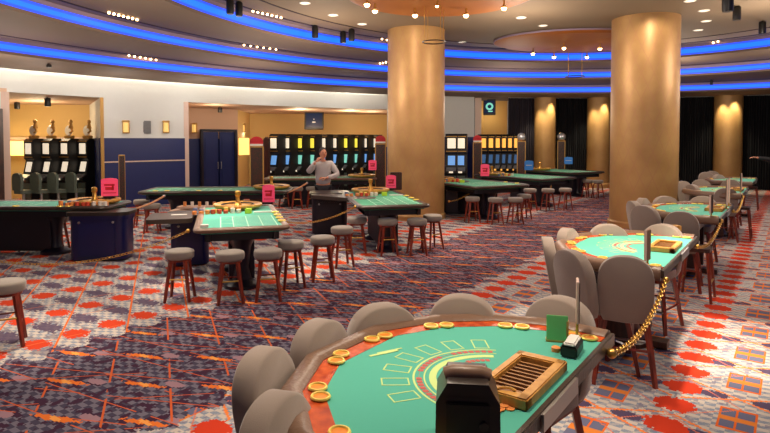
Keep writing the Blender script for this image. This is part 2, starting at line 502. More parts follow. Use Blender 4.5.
wall('wall_middle', phi(387), phi(474), 0, ZW, M['wall'])
wall('wall_header_middle', phi(474), phi(509), 3.95, ZW, M['soffit'])
# trims round the openings
def post(name, px, z0, z1, m, w=.16, d=.3, dr=-.03):
    p = wpt(px, dr+d/2); b = MB(); b.box((p[0], p[1], (z0+z1)/2), (w, d, z1-z0), rz=-phi(px)); struct(b.build(name, m, bevel=.01))
post('trim_20', 102.5, 0, ZO, M['goldtrim'], .10); post('trim_21', 186.5, 0, ZO, M['paletrim'], .16); post('trim_22', 6, 0, ZO, M['paletrim'], .2)
post('trim_23', 478, 0, 4.05, M['paletrim'], .28, .3, -.1); post('trim_24', 1, 0, 3.0, M['darkwood'], .12, .3, -.2)
# navy wainscot with cap and chair rail
wall('wall_panel_left', phi(104), phi(185), 0, ZD, M['navy'], th=.05, dr=-.05)
wall('trim_25', phi(104), phi(185), ZD, ZD+.05, M['wall'], th=.07, dr=-.07)
wall('trim_26', phi(104), phi(185), 1.45, 1.49, M['paletrim'], th=.03, dr=-.08)
wall('wall_panel_middle', phi(388), phi(474), 0, 2.3, M['navy'], th=.05, dr=-.05)
# white glowing cove along the top of the left wall
o = wall('wall_wash_light', phi(-120), phi(386), ZC[3]+.09, ZC[3]+.13, M['whitestrip'], th=.12, dr=-.72, kind=False)
o['label'] = 'white strip light hidden above the wall'; o['category'] = 'strip light'
def flat_wall(name, a, b_, z0, z1, m, th=.1):
    dx, dy = b_[0]-a[0], b_[1]-a[1]; l = math.hypot(dx, dy); nx, ny = -dy/l*th, dx/l*th
    q = MB(); q.prism([a, b_, (b_[0]+nx, b_[1]+ny), (a[0]+nx, a[1]+ny)], z0, z1); return struct(q.build(name, m))
# alcove behind the left opening (slot machines)
A0 = atY(-60, 140, 20.5)[:2]; A1 = atY(90, 140, 21.2)[:2]; A2 = wpt(101, .2)
flat_wall('wall_alcove_west', A0, A1, 0, ZO+.1, M['wallwarm'])
wA = flat_wall('wall_alcove_return', A1, A2, 0, ZO+.1, M['wall'])
flat_wall('wall_alcove_panel', (A1[0]+.04, A1[1]-.06), (A2[0]-.02, A2[1]+.0), 0, ZD, M['navy'], th=-.04)
q = MB(); q.prism([wphi(phi(-150), .2), wphi(phi(101), .2), A1, (A1[0], A1[1]+.2), (A0[0], A0[1]+.2)], ZO+.0, ZO+.1); struct(q.build('ceiling_alcove_west', M['wallpink']))
def lit_panel(px, Y, w, z0, z1, rz, label):
    x, y = atY(px, 140, Y)[:2]; b = MB(); b.box((0, 0, (z0+z1)/2), (w, .06, z1-z0)); o = b.build('backlit_panel', M['panelglow'], loc=(x, y, 0)); o.rotation_euler.z = rz
    return tag(o, label, 'lit wall panel')
lit_panel(14, 20.35, 1.3, 1.6, 2.12, .04, 'glowing yellow wall panel at the left of the left slot bay')
b = MB(); d_ = math.atan2(A1[1]-A0[1], A1[0]-A0[0]); b.box((0, 0, 0), (5.2, .12, .12)); o = b.build('trim_27', M['paletrim'], loc=((A0[0]+A1[0])/2, (A0[1]+A1[1])/2-.1, 2.2)); o.rotation_euler.z = d_; struct(o)
# alcove behind the middle opening
B0 = wpt(188, .2); B1 = atY(186, 140, 23.5)[:2]; B2 = atY(238, 140, 24.8)[:2]; B3 = atY(250, 140, 28.5)[:2]; B4 = atY(430, 140, 30.0)[:2]; B5 = wpt(392, .2)
flat_wall('wall_alcove_left', B1, B2, 0, ZO+.3, M['wallpink'])
flat_wall('wall_alcove_side', B2, B3, 0, ZO+.3, M['wallwarm'])
flat_wall('wall_alcove_back', B3, B4, 0, ZO+.3, M['wallwarm'])
flat_wall('wall_alcove_right', B5, B4, 0, ZO+.3, M['wallwarm'], th=-.1)
flat_wall('wall_alcove_hall', B0, B1, 0, ZO+.3, M['wallpink'])
Bp0 = atY(187.5, 140, 23.3)[:2]; Bp1 = atY(237.5, 140, 24.6)[:2]
flat_wall('wall_panel_alcove', Bp0, Bp1, 0, ZD, M['navy'], th=.05)
flat_wall('wall_panel_back', (B3[0], B3[1]-.1), (B4[0], B4[1]-.1), 0, 1.8, M['navy'], th=.05)
q = MB(); q.prism([wphi(phi(186+200*k/8), .2) for k in range(9)]+[(B4[0], B4[1]+.3), (B3[0], B3[1]+.3), (B1[0]-.4, B1[1]+1.2), (B1[0]-.1, B1[1])], ZO+.02, ZO+.12); struct(q.build('ceiling_alcove_middle', M['wallpink']))
lit_panel(244.0, 25.1, .45, 1.5, 2.25, .5, 'glowing yellow wall panel right of the navy double door')
# recessed navy door in the middle alcove
dA = atY(200.5, 140, 23.35); dB = atY(236.5, 140, 24.3)
dm = ((dA[0]+dB[0])/2, (dA[1]+dB[1])/2); dang = math.atan2(dB[1]-dA[1], dB[0]-dA[0]); dl = math.hypot(dB[0]-dA[0], dB[1]-dA[1])
dr_ = empty('door_1', (dm[0], dm[1], 0), dang); dr_['kind'] = 'structure'
q = MB(); q.box((-dl/2+.05, 0, 1.3), (.1, .16, 2.6)); q.box((dl/2-.05, 0, 1.3), (.1, .16, 2.6)); q.box((0, 0, 2.56), (dl, .16, .1)); q.build('door_frame', M['navydark'], dr_)
for s_ in (-1, 1):
    q = MB(); q.box((s_*dl*.23, .02, 1.25), (dl*.42, .06, 2.5)); q.box((s_*dl*.23, -.02, 1.7), (dl*.3, .02, 1.1)); q.box((s_*dl*.23, -.02, .6), (dl*.3, .02, .7))
    pn = q.build('door_leaf', M['navy'], dr_, bevel=.01)
    q = MB(); q.tube([(s_*.07, -.08, .95), (s_*.07, -.08, 1.25)], .012); q.box((s_*.07, -.05, .97), (.02, .06, .02)); q.box((s_*.07, -.05, 1.23), (.02, .06, .02)); q.build('door_handle', M['steel'], pn)
# third recess with the yellow wall and monitor
R0 = wpt(483, 1.6); R1 = wpt(509, 1.6)
flat_wall('wall_recess', R0, R1, 0, 4.3, M['wallwarm'])
flat_wall('wall_recess_side', wpt(480, .1), R0, 0, 4.3, M['wallwarm'])
flat_wall('wall_recess_end', R1, wpt(509, .1), 0, 4.3, M['wallpink'])
# gold half columns along the far wall
for k, (px, w) in enumerate(((544.7, .47), (598, .49), (727.7, .55))):
    p = wpt(px, -.45); b = MB(); b.lathe([(w, 0), (w, ZC[3]+.02)], seg=40); b.lathe([(w+.05, 0), (w+.05, .18), (w, .22)], seg=40)
    struct(b.build('column_%d' % (k+3), M['column'], loc=(p[0], p[1], 0)))
# two large columns
for k, (px, D_) in enumerate(((416, 15.75), (643.7, 15.61))):
    ph = phi(px); x_, y_ = D_*math.sin(ph), D_*math.cos(ph)
    b = MB(); b.lathe([(.79, 0), (.79, ZC[0]+.02)], seg=64)
    b.lathe([(.83, 0), (.83, .12), (.795, .16)], seg=64)
    struct(b.build('column_%d' % (k+1), M['column'], loc=(x_, y_, 0)))
# curtains
def curtain(p0, p1, label, m='curtain', dr=-.12):
    b = MB(); a, c = phi(p0), phi(p1); n = int((c-a)*565/1.1)*2+2
    A_, B_ = [], []
    for k in range(n+1):
        f_ = a+(c-a)*k/n; d_ = dr+.07*math.sin(k*1.9)+.02*math.sin(k*.7)
        A_.append(wphi(f_, d_)); B_.append(wphi(f_, d_+.05))
    b.prism(A_+B_[::-1], .02, ZC[3]+.0)
    return tag(b.build('curtain', M[m], ang=60), label, 'curtain')
curtain(508, 535, 'charcoal pleated curtain beside the yellow recess', 'curtain2')
curtain(555, 590, 'black pleated curtain between the two left gold half columns')
curtain(607, 717, 'black pleated curtain right of the large right column')
curtain(739, 830, 'black pleated curtain at the right edge, right of the last gold half column')

# ------------------------------------------------------------------ CEILING FITTINGS
def canopy(name_label, cx, cy, rx, ry, z):
    t = empty('ceiling_canopy', (cx, cy, z), 0, name_label, 'ceiling canopy')
    b = MB(); b.lathe([(0, 0), (.93, 0), (1, .05)], seg=64, sx=rx, sy=ry); b.build('underside', M['copper'], t, ang=20)
    b = MB(); b.lathe([(1, .05), (1.0, .1), (.97, .1)], seg=64, sx=rx*1.005, sy=ry*1.005); b.build('rim', M['purple'], t)
    return t
canopy('copper oval ceiling canopy hung above the roulette tables, top centre', 1.15, 11.6, 1.95, 1.95, 5.06)
canopy('copper oval ceiling canopy hung left of the large right column', 5.75, 17.1, 2.45, 1.85, 5.06)

def ceiling_disc_light(px, py, z, label, r=.10, grp=None):
    x, y = G(px, py, z)
    t = empty('downlight', (x, y, z), 0, label, 'downlight', grp)
    b = MB(); b.lathe([(r, -.004), (r*1.25, -.012), (r*1.3, 0)], seg=20); b.build('trim_ring', M['white'], t)
    b = MB(); b.lathe([(0, -.006), (r, -.006), (r, 0)], seg=20); b.build('lens', M['glowsoft'], t)
    return x, y
for k, (px, py) in enumerate(((305, 3), (333, 15), (362, 24), (462, 42), (521, 17.5), (543, 25.5), (704, 10.5), (706, 21), (698, 30), (690, .8), (515, 48))):
    ceiling_disc_light(px, py, ZC[0], ('round recessed downlight in the inner ceiling, number of its kind counted from the left' if 0 else
      ['recessed downlight at the top edge, leftmost of the three left of the copper canopy', 'middle recessed downlight of the three left of the copper canopy', 'recessed downlight nearest the left large column, left of it',
       'recessed downlight just right of the left large column', 'recessed downlight between the two copper canopies, upper one', 'recessed downlight between the two copper canopies, lower one',
       'upper of the three recessed downlights right of the right large column', 'middle of the three recessed downlights right of the right large column', 'lowest of the three recessed downlights right of the right large column',
       'recessed downlight at the top edge right of the right large column', 'small recessed downlight at the left tip of the far copper canopy'][k]), grp='recessed downlights in the inner ceiling')
# bright halogen lamps under the canopies
def halogen(px, py, z, label, e=0, warm=(1, .78, .5), size=.07):
    x, y = G(px, py, z)
    t = empty('halogen_lamp', (x, y, z), 0, label, 'halogen lamp', 'halogen lamps under the copper canopies')
    b = MB(); b.lathe([(.02, .0), (.02, .10)], seg=10); b.lathe([(.03, 0), (size, -.05), (size, -.06), (.03, -.01)], seg=14); b.build('housing', M['brass'], t)
    b = MB(); b.sphere((0, 0, -.06), size*.9, seg=12); b.build('bulb', M['glow'], t)
HL = [(367, 1.5), (375, 8), (415, 12.5), (466, 12.5), (504, 5), (437, 3), (533, 51.5), (554, 55), (564, 46), (587, 55), (600, 46.5)]
HN = ['leftmost halogen lamp under the near copper canopy', 'second halogen lamp from the left under the near copper canopy', 'halogen lamp above the left large column', 'halogen lamp right of the hanging ring light, near copper canopy',
      'rightmost halogen lamp under the near copper canopy', 'small halogen lamp above the hanging ring light', 'leftmost halogen lamp under the far copper canopy', 'second halogen lamp from the left, far copper canopy, lower row',
      'left lamp of the upper pair under the far copper canopy', 'right lamp of the lower row under the far copper canopy', 'right lamp of the upper pair beside the large right column']
for (px, py), l in zip(HL, HN): halogen(px, py, 4.97, l, size=.04 if py in (3,) else .066)
# hanging ring lights on four thin wires
def ring_pendant(px, py, z, ztop, r, label):
    x, y = G(px, py, z)
    t = empty('ring_pendant', (x, y, z), 0, label, 'pendant light')
    b = MB(); b.torus((0, 0, 0), r, .013, 32, 8); b.build('ring', M['blackg'], t)
    for k in range(4):
        a = 2*PI*k/4+.5; b = MB(); b.tube([(r*math.cos(a), r*math.sin(a), 0), (r*math.cos(a), r*math.sin(a), ztop-z)], .006, 5); b.build('wire', M['brass'], t)
ring_pendant(434, 42, 4.3, 5.05, .25, 'thin dark ring pendant hung on wires before the left large column')
ring_pendant(575, 76.5, 4.25, 5.03, .30, 'thin dark ring pendant hung on wires under the far copper canopy')
# clusters of track spotlights in the dark slots
def track(px0, px1, py, z, n, label, bright=1):
    p0, p1 = G(px0, py[0], z), G(px1, py[1], z)
    t = empty('spotlight_track', (p0[0], p0[1], z), 0, label, 'track light')
    dx, dy = p1[0]-p0[0], p1[1]-p0[1]
    b = MB(); b.tube([(0, 0, .02), (dx, dy, .02)], .02, 6); b.build('rail', M['blackg'], t)
    for k in range(n):
        f_ = k/(n-1); b = MB(); b.lathe([(.0, -.03), (.022, -.035), (.028, -.01), (.014, .01)], (dx*f_, dy*f_, 0), 10); b.build('spotlight', M['glow'], t)
track(109, 137, (12, 19), ZC[1]-.01, 7, 'warm spotlight track high at the far left, between two blue bands')
track(129, 156, (55, 59.5), ZC[2]-.01, 6, 'warm spotlight track above the lowest blue band at the left')
track(253, 281, (10.5, 17), ZC[0]-.01, 7, 'bright spotlight track above the top blue band, left of the black speakers')
track(244, 276, (44.5, 49), ZC[1]-.01, 6, 'warm spotlight track above the middle blue band, upper left')
track(297, 322, (74.5, 76.5), ZC[2]-.01, 7, 'warm spotlight track above the lowest blue band, left of the large left column')
track(457, 484, (83.6, 85), ZC[2]-.01, 6, 'small spotlight track just right of the left large column')
track(522, 547, (71, 72), ZC[1]-.01, 6, 'small spotlight track under the far copper canopy')
track(700, 718, (45.5, 41), ZC[0]-.01, 5, 'bright spotlight track right of the right large column')
track(706, 729, (67.5, 65), ZC[1]-.01, 6, 'dim spotlight track above the middle blue band at the right')
track(382, 387, (38.5, 39.5), ZC[0]-.01, 2, 'spotlight pair at the left side of the left large column, upper')
track(380, 386, (63, 62), ZC[1]-.01, 3, 'spotlight trio at the left side of the left large column, lower')
# black cylinder speakers / cameras hanging from the ceiling
def hanging_speaker(px, py, z, hh, r, label):
    x, y = G(px, py, z)
    t = empty('hanging_spotlight', (x, y, z), 0, label, 'ceiling spotlight', 'black cylinders hanging from the ceiling')
    b = MB(); b.lathe([(0, -hh), (r*.9, -hh), (r, -hh+.03), (r, -.05), (r*.8, -.02), (0, -.02)], seg=16); b.build('housing', M['black'], t)
    b = MB(); b.lathe([(.015, -.03), (.015, 0), (.05, 0), (.05, .01)], seg=8); b.build('stem', M['black'], t)
for (px, py, z, hh, r, l) in (
    (230, -1, ZC[0], .32, .08, 'left of the two black cylinder spotlights at the upper left edge'), (239, 1.5, ZC[0], .32, .08, 'right of the two black cylinder spotlights at the upper left edge'),
    (315, 25, ZC[0], .33, .085, 'single black cylinder spotlight over the slot machine bay'), (343, 31, ZC[0], .33, .085, 'left of the pair of black cylinder spotlights beside the left large column'),
    (351.5, 28.5, ZC[0], .33, .085, 'right of the pair of black cylinder spotlights beside the left large column'), (455, 50, ZC[0], .3, .08, 'black cylinder spotlight right of the left large column, on the top blue band'),
    (528.5, 72.5, ZC[1], .24, .07, 'black cylinder spotlight on the middle blue band under the canopy'), (463, 84.5, ZC[2], .24, .07, 'black cylinder spotlight on the lowest blue band right of the left large column'),
    (728, -6, ZC[0], .36, .11, 'black cylinder spotlight cut by the top edge at the right'), (737, 6, ZC[0], .32, .085, 'second black cylinder spotlight from the top right edge'),
    (762.5, 21, ZC[0], .32, .085, 'black cylinder spotlight at the right edge on the top blue band'), (762, 62, ZC[1], .26, .07, 'black cylinder spotlight at the right edge on the middle blue band'),
    (711.5, 79.5, ZC[2], .2, .05, 'tiny black spotlight above the lowest blue band at the right'), (49, 63.5, ZC[3], .1, .06, 'small black camera under the lowest soffit at the left'),
    ):
    hanging_speaker(px, py, z, hh, r, l)
for (px, py, Y, hh, l) in ((47.5, 92.5, 17.4, .28, 'black cylinder spotlight inside the left slot machine bay, larger'), (17, 101, 19.4, .25, 'black cylinder spotlight inside the left slot machine bay, smaller'),
                      (220, 103, 22.4, .22, 'black cylinder spotlight above the navy double door')):
    x, y = atY(px, py, Y)[:2]
    t = empty('hanging_spotlight', (x, y, ZO), 0, l, 'ceiling spotlight', 'black cylinders hanging from the ceiling')
    b = MB(); b.lathe([(0, -hh), (.08, -hh), (.09, -hh+.03), (.09, -.05), (.07, -.02), (0, -.02)], seg=16); b.build('housing', M['black'], t)
    b = MB(); b.lathe([(.015, -.03), (.015, 0), (.05, 0), (.05, .01)], seg=8); b.build('stem', M['black'], t)
# wall sconces
def sconce(x, y, z, rz, label):
    t = empty('wall_sconce', (x, y, z), rz, label, 'wall lamp', 'small gold wall sconces')
    b = MB(); b.box((0, .02, 0), (.22, .04, .42)); b.box((0, -.03, .17), (.24, .1, .03)); b.box((0, -.03, -.19), (.2, .1, .03)); b.build('backplate', M['goldtrim'], t, bevel=.008)
    b = MB(); b.prism([(-.05, -.1), (.05, -.1), (.08, -.01), (-.08, -.01)], -.17, .14); b.build('shade', M['sconce'], t, bevel=.01)
for px, l in ((126.2, 'gold wall sconce on the white wall, nearer the left slot bay'), (166.3, 'gold wall sconce on the white wall, nearer the pale post')):
    x, y, _ = atY(px, 127, wpt(px)[1]); w_ = wpt(px, -.06); sconce(w_[0], w_[1], 2.15+13.4/565*w_[1], -phi(px), l)
w_ = wpt(147, -.02); b = MB(); b.box((0, 0, 0), (.26, .04, .42)); b.box((0, -.025, .0), (.2, .02, .34)); o = b.build('wall_speaker', M['panelgrey'], loc=(w_[0], w_[1], 2.15+13/565*w_[1])); o.rotation_euler.z = -phi(147); tag(o, 'flat grey wall speaker between the two gold sconces', 'speaker')
x, y, z = atY(242.5, 128, 26.2); sconce(x, y+.1, z, -.2, 'gold wall sconce beside the navy double door')
x, y, z = atY(194.5, 128, 23.3); sconce(x, y, z, -.3, 'dim gold wall sconce just right of the pale post')

# monitors
def monitor(px, py, Y, w, h, rz, tilt, label, m):
    x, y, z = atY(px, py, Y)
    t = empty('wall_monitor', (x, y, z), rz, label, 'monitor')
    R_ = Matrix.Rotation(tilt, 4, 'X')
    b = MB(); b.box((0, .05, 0), (w, .12, h)); b.box((0, .14, 0), (w*.5, .14, h*.5)); b.build('casing', M['black'], t, bevel=.015, xf=R_)
    b = MB(); b.box((0, -.014, 0), (w*.82, .01, h*.8)); s_ = b.build('screen', M[m], t, xf=R_)
    b = MB(); b.tube([(0, .15, 0), (0, .45, .12)], .03); b.build('bracket', M['black'], t)
    return t, R_
t, R_ = monitor(314, 120.5, 27.2, .92, .86, 0, -.15, 'black wall monitor high on the yellow wall above the slot machines', 'screenk')
b = MB(); b.box((.0, -.024, -.08), (.16, .006, .05)); b.box((0, -.024, .06), (.05, .006, .05)); b.build('screen_mark', M['silver'], t, xf=R_)
t, R_ = monitor(489.5, 107, 25.6, .55, .72, -.2, -.1, 'small black monitor with a green picture on the recessed wall', 'screenk')
b = MB(); b.torus((0, -.024, 0.02), .13, .045, 14, 6, Matrix.Rotation(PI/2, 3, 'X')); b.box((.04, -.03, -.2), (.2, .006, .05)); b.build('screen_mark', M['screen2'], t, xf=R_)

TC = [(2.40, .84), (6.38, .90), (10.43, .84), (14.8, .84), (18.8, .84)]
# ------------------------------------------------------------------ STOOLS AND CHAIRS
def make_stool():
    t = empty('bar_stool', (0, 0, 0)); t['category'] = 'stool'
    b = MB(); b.lathe([(0, .565), (.17, .565), (.185, .575), (.19, .60), (.19, .65), (.182, .668), (.16, .678), (0, .682)], seg=28); b.build('seat', M['seatgrey'], t, ang=60)
    b = MB(); b.lathe([(0, .535), (.155, .535), (.155, .565), (0, .565)], seg=24); b.build('seat_frame', M['legwood'], t)
    for k in range(4):
        a = PI/4+k*PI/2; c, s = math.cos(a), math.sin(a)
        b = MB()
        p0, p1 = Vector((.225*c, .225*s, 0)), Vector((.13*c, .13*s, .55))
        b.tube([p0, p0+(p1-p0)*.5, p1], .021, 4, .029); b.build('leg', M['legwood'], t)
    for k in range(4):
        a = PI/4+k*PI/2; z = .22 if k % 2 else .30; r_ = .225-.1*z/.58
        m_ = 'brass' if k == 2 else 'legwood'
        b = MB(); b.tube([(r_*math.cos(a), r_*math.sin(a), z), (r_*math.cos(a+PI/2), r_*math.sin(a+PI/2), z)], .011, 6); o = b.build('stretcher', M[m_], t)
        if m_ == 'brass': o['label'] = 'brass foot rail'
    return t
STOOL = make_stool()
def stool_at(px, ytop, label, group=None, z=.68, rz=None):
    x, y = G(px, ytop+1.5, z)
    return place(STOOL, (x, y, 0), random.uniform(0, PI/2) if rz is None else rz, label, group)
gl1 = 'stools round the near roulette table'
stool_at(179.5, 248, 'grey round stool under the left corner of the near roulette table', gl1, rz=.1)
stool_at(230, 249.5, 'grey round stool in the middle of the near roulette table front, left of its neighbour', gl1, rz=.3)
stool_at(268, 247.5, 'grey round stool at the right half of the near roulette table front', gl1, rz=.2)
stool_at(291, 239, 'grey round stool behind the right corner of the near roulette table', gl1, rz=.5)
gl2 = 'stools round the middle roulette table'
stool_at(322.5, 234.5, 'grey round stool in the aisle, nearest one left of the middle roulette table', gl2, rz=.2)
stool_at(342, 225, 'grey round stool in the aisle, second one left of the middle roulette table', gl2, rz=.4)
stool_at(357, 215.5, 'grey round stool at the left corner of the middle roulette table', gl2, rz=.1)
stool_at(387.5, 217, 'grey round stool in the middle of the middle roulette table front', gl2, rz=.25)
stool_at(417, 217, 'grey round stool right of centre at the middle roulette table front', gl2, rz=.15)
stool_at(432.5, 213, 'grey round stool before the left large column, under the table corner', gl2, rz=.5)
gl3 = 'stools round the roulette table right of the left large column'
for px, py, l in ((472.5, 195, 'leftmost grey stool just right of the left large column'), (495.5, 196, 'middle grey stool right of the left large column'), (515.5, 196, 'right grey stool right of the left large column'),
                  (524, 192.5, 'grey stool half behind the right stool right of the left large column')):
    stool_at(px, py, l, gl3, rz=.2)
gl4 = 'stools round the far roulette tables'
for px, py, l in ((530, 187, 'leftmost grey stool at the blue signed far roulette table'), (548, 187, 'middle grey stool at the blue signed far roulette table'), (565.5, 186.5, 'right grey stool at the blue signed far roulette table'),
                  (588, 178, 'left of two far stools before the second gold half column'), (598, 178.5, 'right of two far stools before the second gold half column'), (581, 176.5, 'farthest stool left of the second gold half column')):
    stool_at(px, py, l, gl4, rz=.3)
for px, py, l in ((141.5, 198, 'back one of two grey stools right of the big navy pedestal'), (152, 202, 'front one of two grey stools right of the big navy pedestal')): stool_at(px, py, l, 'stools at the long far table left', rz=.2)
for px, py, l in ((284, 184.5, 'far stool right of the pink sign, left one'), (297, 185.5, 'far stool right of the pink sign, middle one'), (312, 185, 'far stool behind the rope, nearest the man in the grey shirt')): stool_at(px, py, l, 'stools at the slot side table', rz=.2)
stool_at(5, 279, 'grey round stool cut by the left edge of the picture', rz=.5)
for px, py, l in ((31, 214, 'stool in the dark under the left green table, left one'), (57, 215, 'stool in the dark under the left green table, next to the navy pedestal')): stool_at(px, py, l, 'stools under the left green table', rz=.15)

def make_chair():
    t = empty('high_back_stool', (0, 0, 0)); t['category'] = 'chair'
    # faces +Y ; back at -Y
    b = MB()
    outl = []
    for k in range(25):
        a = PI*k/24; outl.append((.228*(1 if math.cos(a) > 0 else -1)*abs(math.cos(a))**.85, .925+.225*math.sin(a)**.9))
    outl += [(-.228, .80), (-.215, .63), (-.18, .555), (0, .545), (.18, .555), (.215, .63), (.228, .80)]
    # extrude with soft edges
    layers = [(-.06, .96), (-.05, 1.0), (.045, 1.0), (.06, .96)]
    rings = []
    for y, s_ in layers:
        rings.append([b.bm.verts.new((x*s_, y-.22-.10*((z-.55)/.55) - .035*(1-(x/.245)**2)*0, .80+(z-.80)*s_)) for x, z in outl])
    for A, B in zip(rings, rings[1:]):
        n = len(A)
        for k in range(n): b.bm.faces.new((A[k], A[(k+1) % n], B[(k+1) % n], B[k]))
    b.bm.faces.new(rings[0]); b.bm.faces.new(rings[-1][::-1])
    b.build('backrest', M['uph'], t, ang=50)
    b = MB(); b.prism(rrect(-.22, -.2, .22, .22, .09), .59, .68); b.build('seat', M['uph'], t, bevel=.02, ang=50)
    b = MB(); b.prism(rrect(-.19, -.2, .19, .19, .05), .545, .59); b.build('seat_frame', M['legwood'], t)
    for sx in (-1, 1):
        for sy in (-1, 1):
            b = MB(); b.tube([(sx*.25, sy*.25-.01, 0), (sx*.21, sy*.205-.01, .3), (sx*.17, sy*.165-.01, .56)], .023, 4, .031); b.build('leg', M['legwood'], t)
    for (p, q, m_) in (((-.22, .22, .24), (.22, .22, .24), 'steel'), ((-.22, -.22, .3), (.22, -.22, .3), 'legwood'), ((-.22, -.22, .26), (-.22, .22, .26), 'legwood'), ((.22, -.22, .26), (.22, .22, .26), 'legwood')):
        b = MB(); b.tube([p, q], .012, 6); o = b.build('stretcher', M[m_], t)
        if m_ == 'steel': o['label'] = 'metal foot rail'
    return t
CHAIR = make_chair()
TD = {}
def tcentre(k): return uv(TC[k][0], TC[k][1]+.53)
def chair_at(px, ytop, k, label, z=1.15, turn=0, group=None, aim=None):
    x, y = G(px, ytop, z)
    cx, cy = aim or tcentre(k)
    ang = math.atan2(cy-y, cx-x)-PI/2+turn      # +Y of the chair looks to the table
    # the back top sits .32 behind the chair's origin
    ox, oy = x-math.sin(ang)*.335, y+math.cos(ang)*.335
    return place(CHAIR, (ox, oy, 0), ang, label, group)
G1 = 'high backed stools round the foreground blackjack table'
def rail_chair(k, lu, lv, label, face=None, group=G1, back=.12):
    """chair whose back stands at local table coordinates lu, lv"""
    x, y = uv(TC[k][0]+lu, TC[k][1]+lv)
    return x, y
for px, py, l in ((259, 350, 'taupe high backed stool left of the foreground table, second from the lower left'), (270, 397, 'taupe high backed stool cut by the bottom edge, lowest at the left'),
                  (316, 321, 'taupe high backed stool at the left upper corner of the foreground table'), (381, 304, 'taupe high backed stool behind the foreground table, left of centre'),
                  (463, 295, 'taupe high backed stool behind the foreground table in the middle'), (562, 297, 'taupe high backed stool behind the foreground table by the green card')):
    chair_at(px, py, 0, l, group=G1, turn=-.95 if py > 380 else (-.35 if px < 300 else 0))
G2 = 'high backed stools round the second blackjack table'
for px, py, l in ((626, 256, 'taupe high backed stool with its back turned, nearest at the second table'), (570, 250, 'taupe high backed stool left of the nearest one at the second table'), (546.5, 237, 'taupe high backed stool seen edge on, far left of the second table'),
                  (566, 228, 'taupe high backed stool at the left tip of the second table'), (608, 224, 'taupe high backed stool behind the second table, in front of the column'), (664, 224, 'taupe high backed stool behind the second table, right one')):
    chair_at(px, py, 1, l, group=G2, turn=-.45 if px < 600 and py > 235 else 0)
G3 = 'high backed stools round the third blackjack table'
for px, py, l in ((681, 211.5, 'taupe high backed stool with its back turned, nearest at the third table'), (644, 205.5, 'taupe high backed stool at the left of the third table, right of the column edge'), (633, 201, 'stool edge peeking out before the right large column'),
                  (642, 198, 'taupe stool top behind the left stools of the third table'), (665, 196, 'taupe high backed stool behind the third table, left one'), (703, 196, 'taupe high backed stool behind the third table, right one')):
    chair_at(px, py, 2, l, group=G3)
G4 = 'high backed stools round the fourth blackjack table'
for px, py, l in ((726, 188, 'dark backed stool nearest at the fourth table'), (692, 184.5, 'stool at the left of the fourth table'), (682, 181, 'stool by the right edge of the right large column'), (701, 179.5, 'stool top behind the fourth table, left one'), (731, 179.5, 'stool top behind the fourth table, right one')):
    chair_at(px, py, 3, l, group=G4)
G5 = 'high backed stools round the fifth blackjack table'
for px, py, l in ((718, 174.5, 'far stool nearest at the fifth table'), (706, 172, 'far stool left tip of the fifth table'), (712, 171, 'far stool behind the left of the fifth table')):
    chair_at(px, py, 4, l, group=G5)

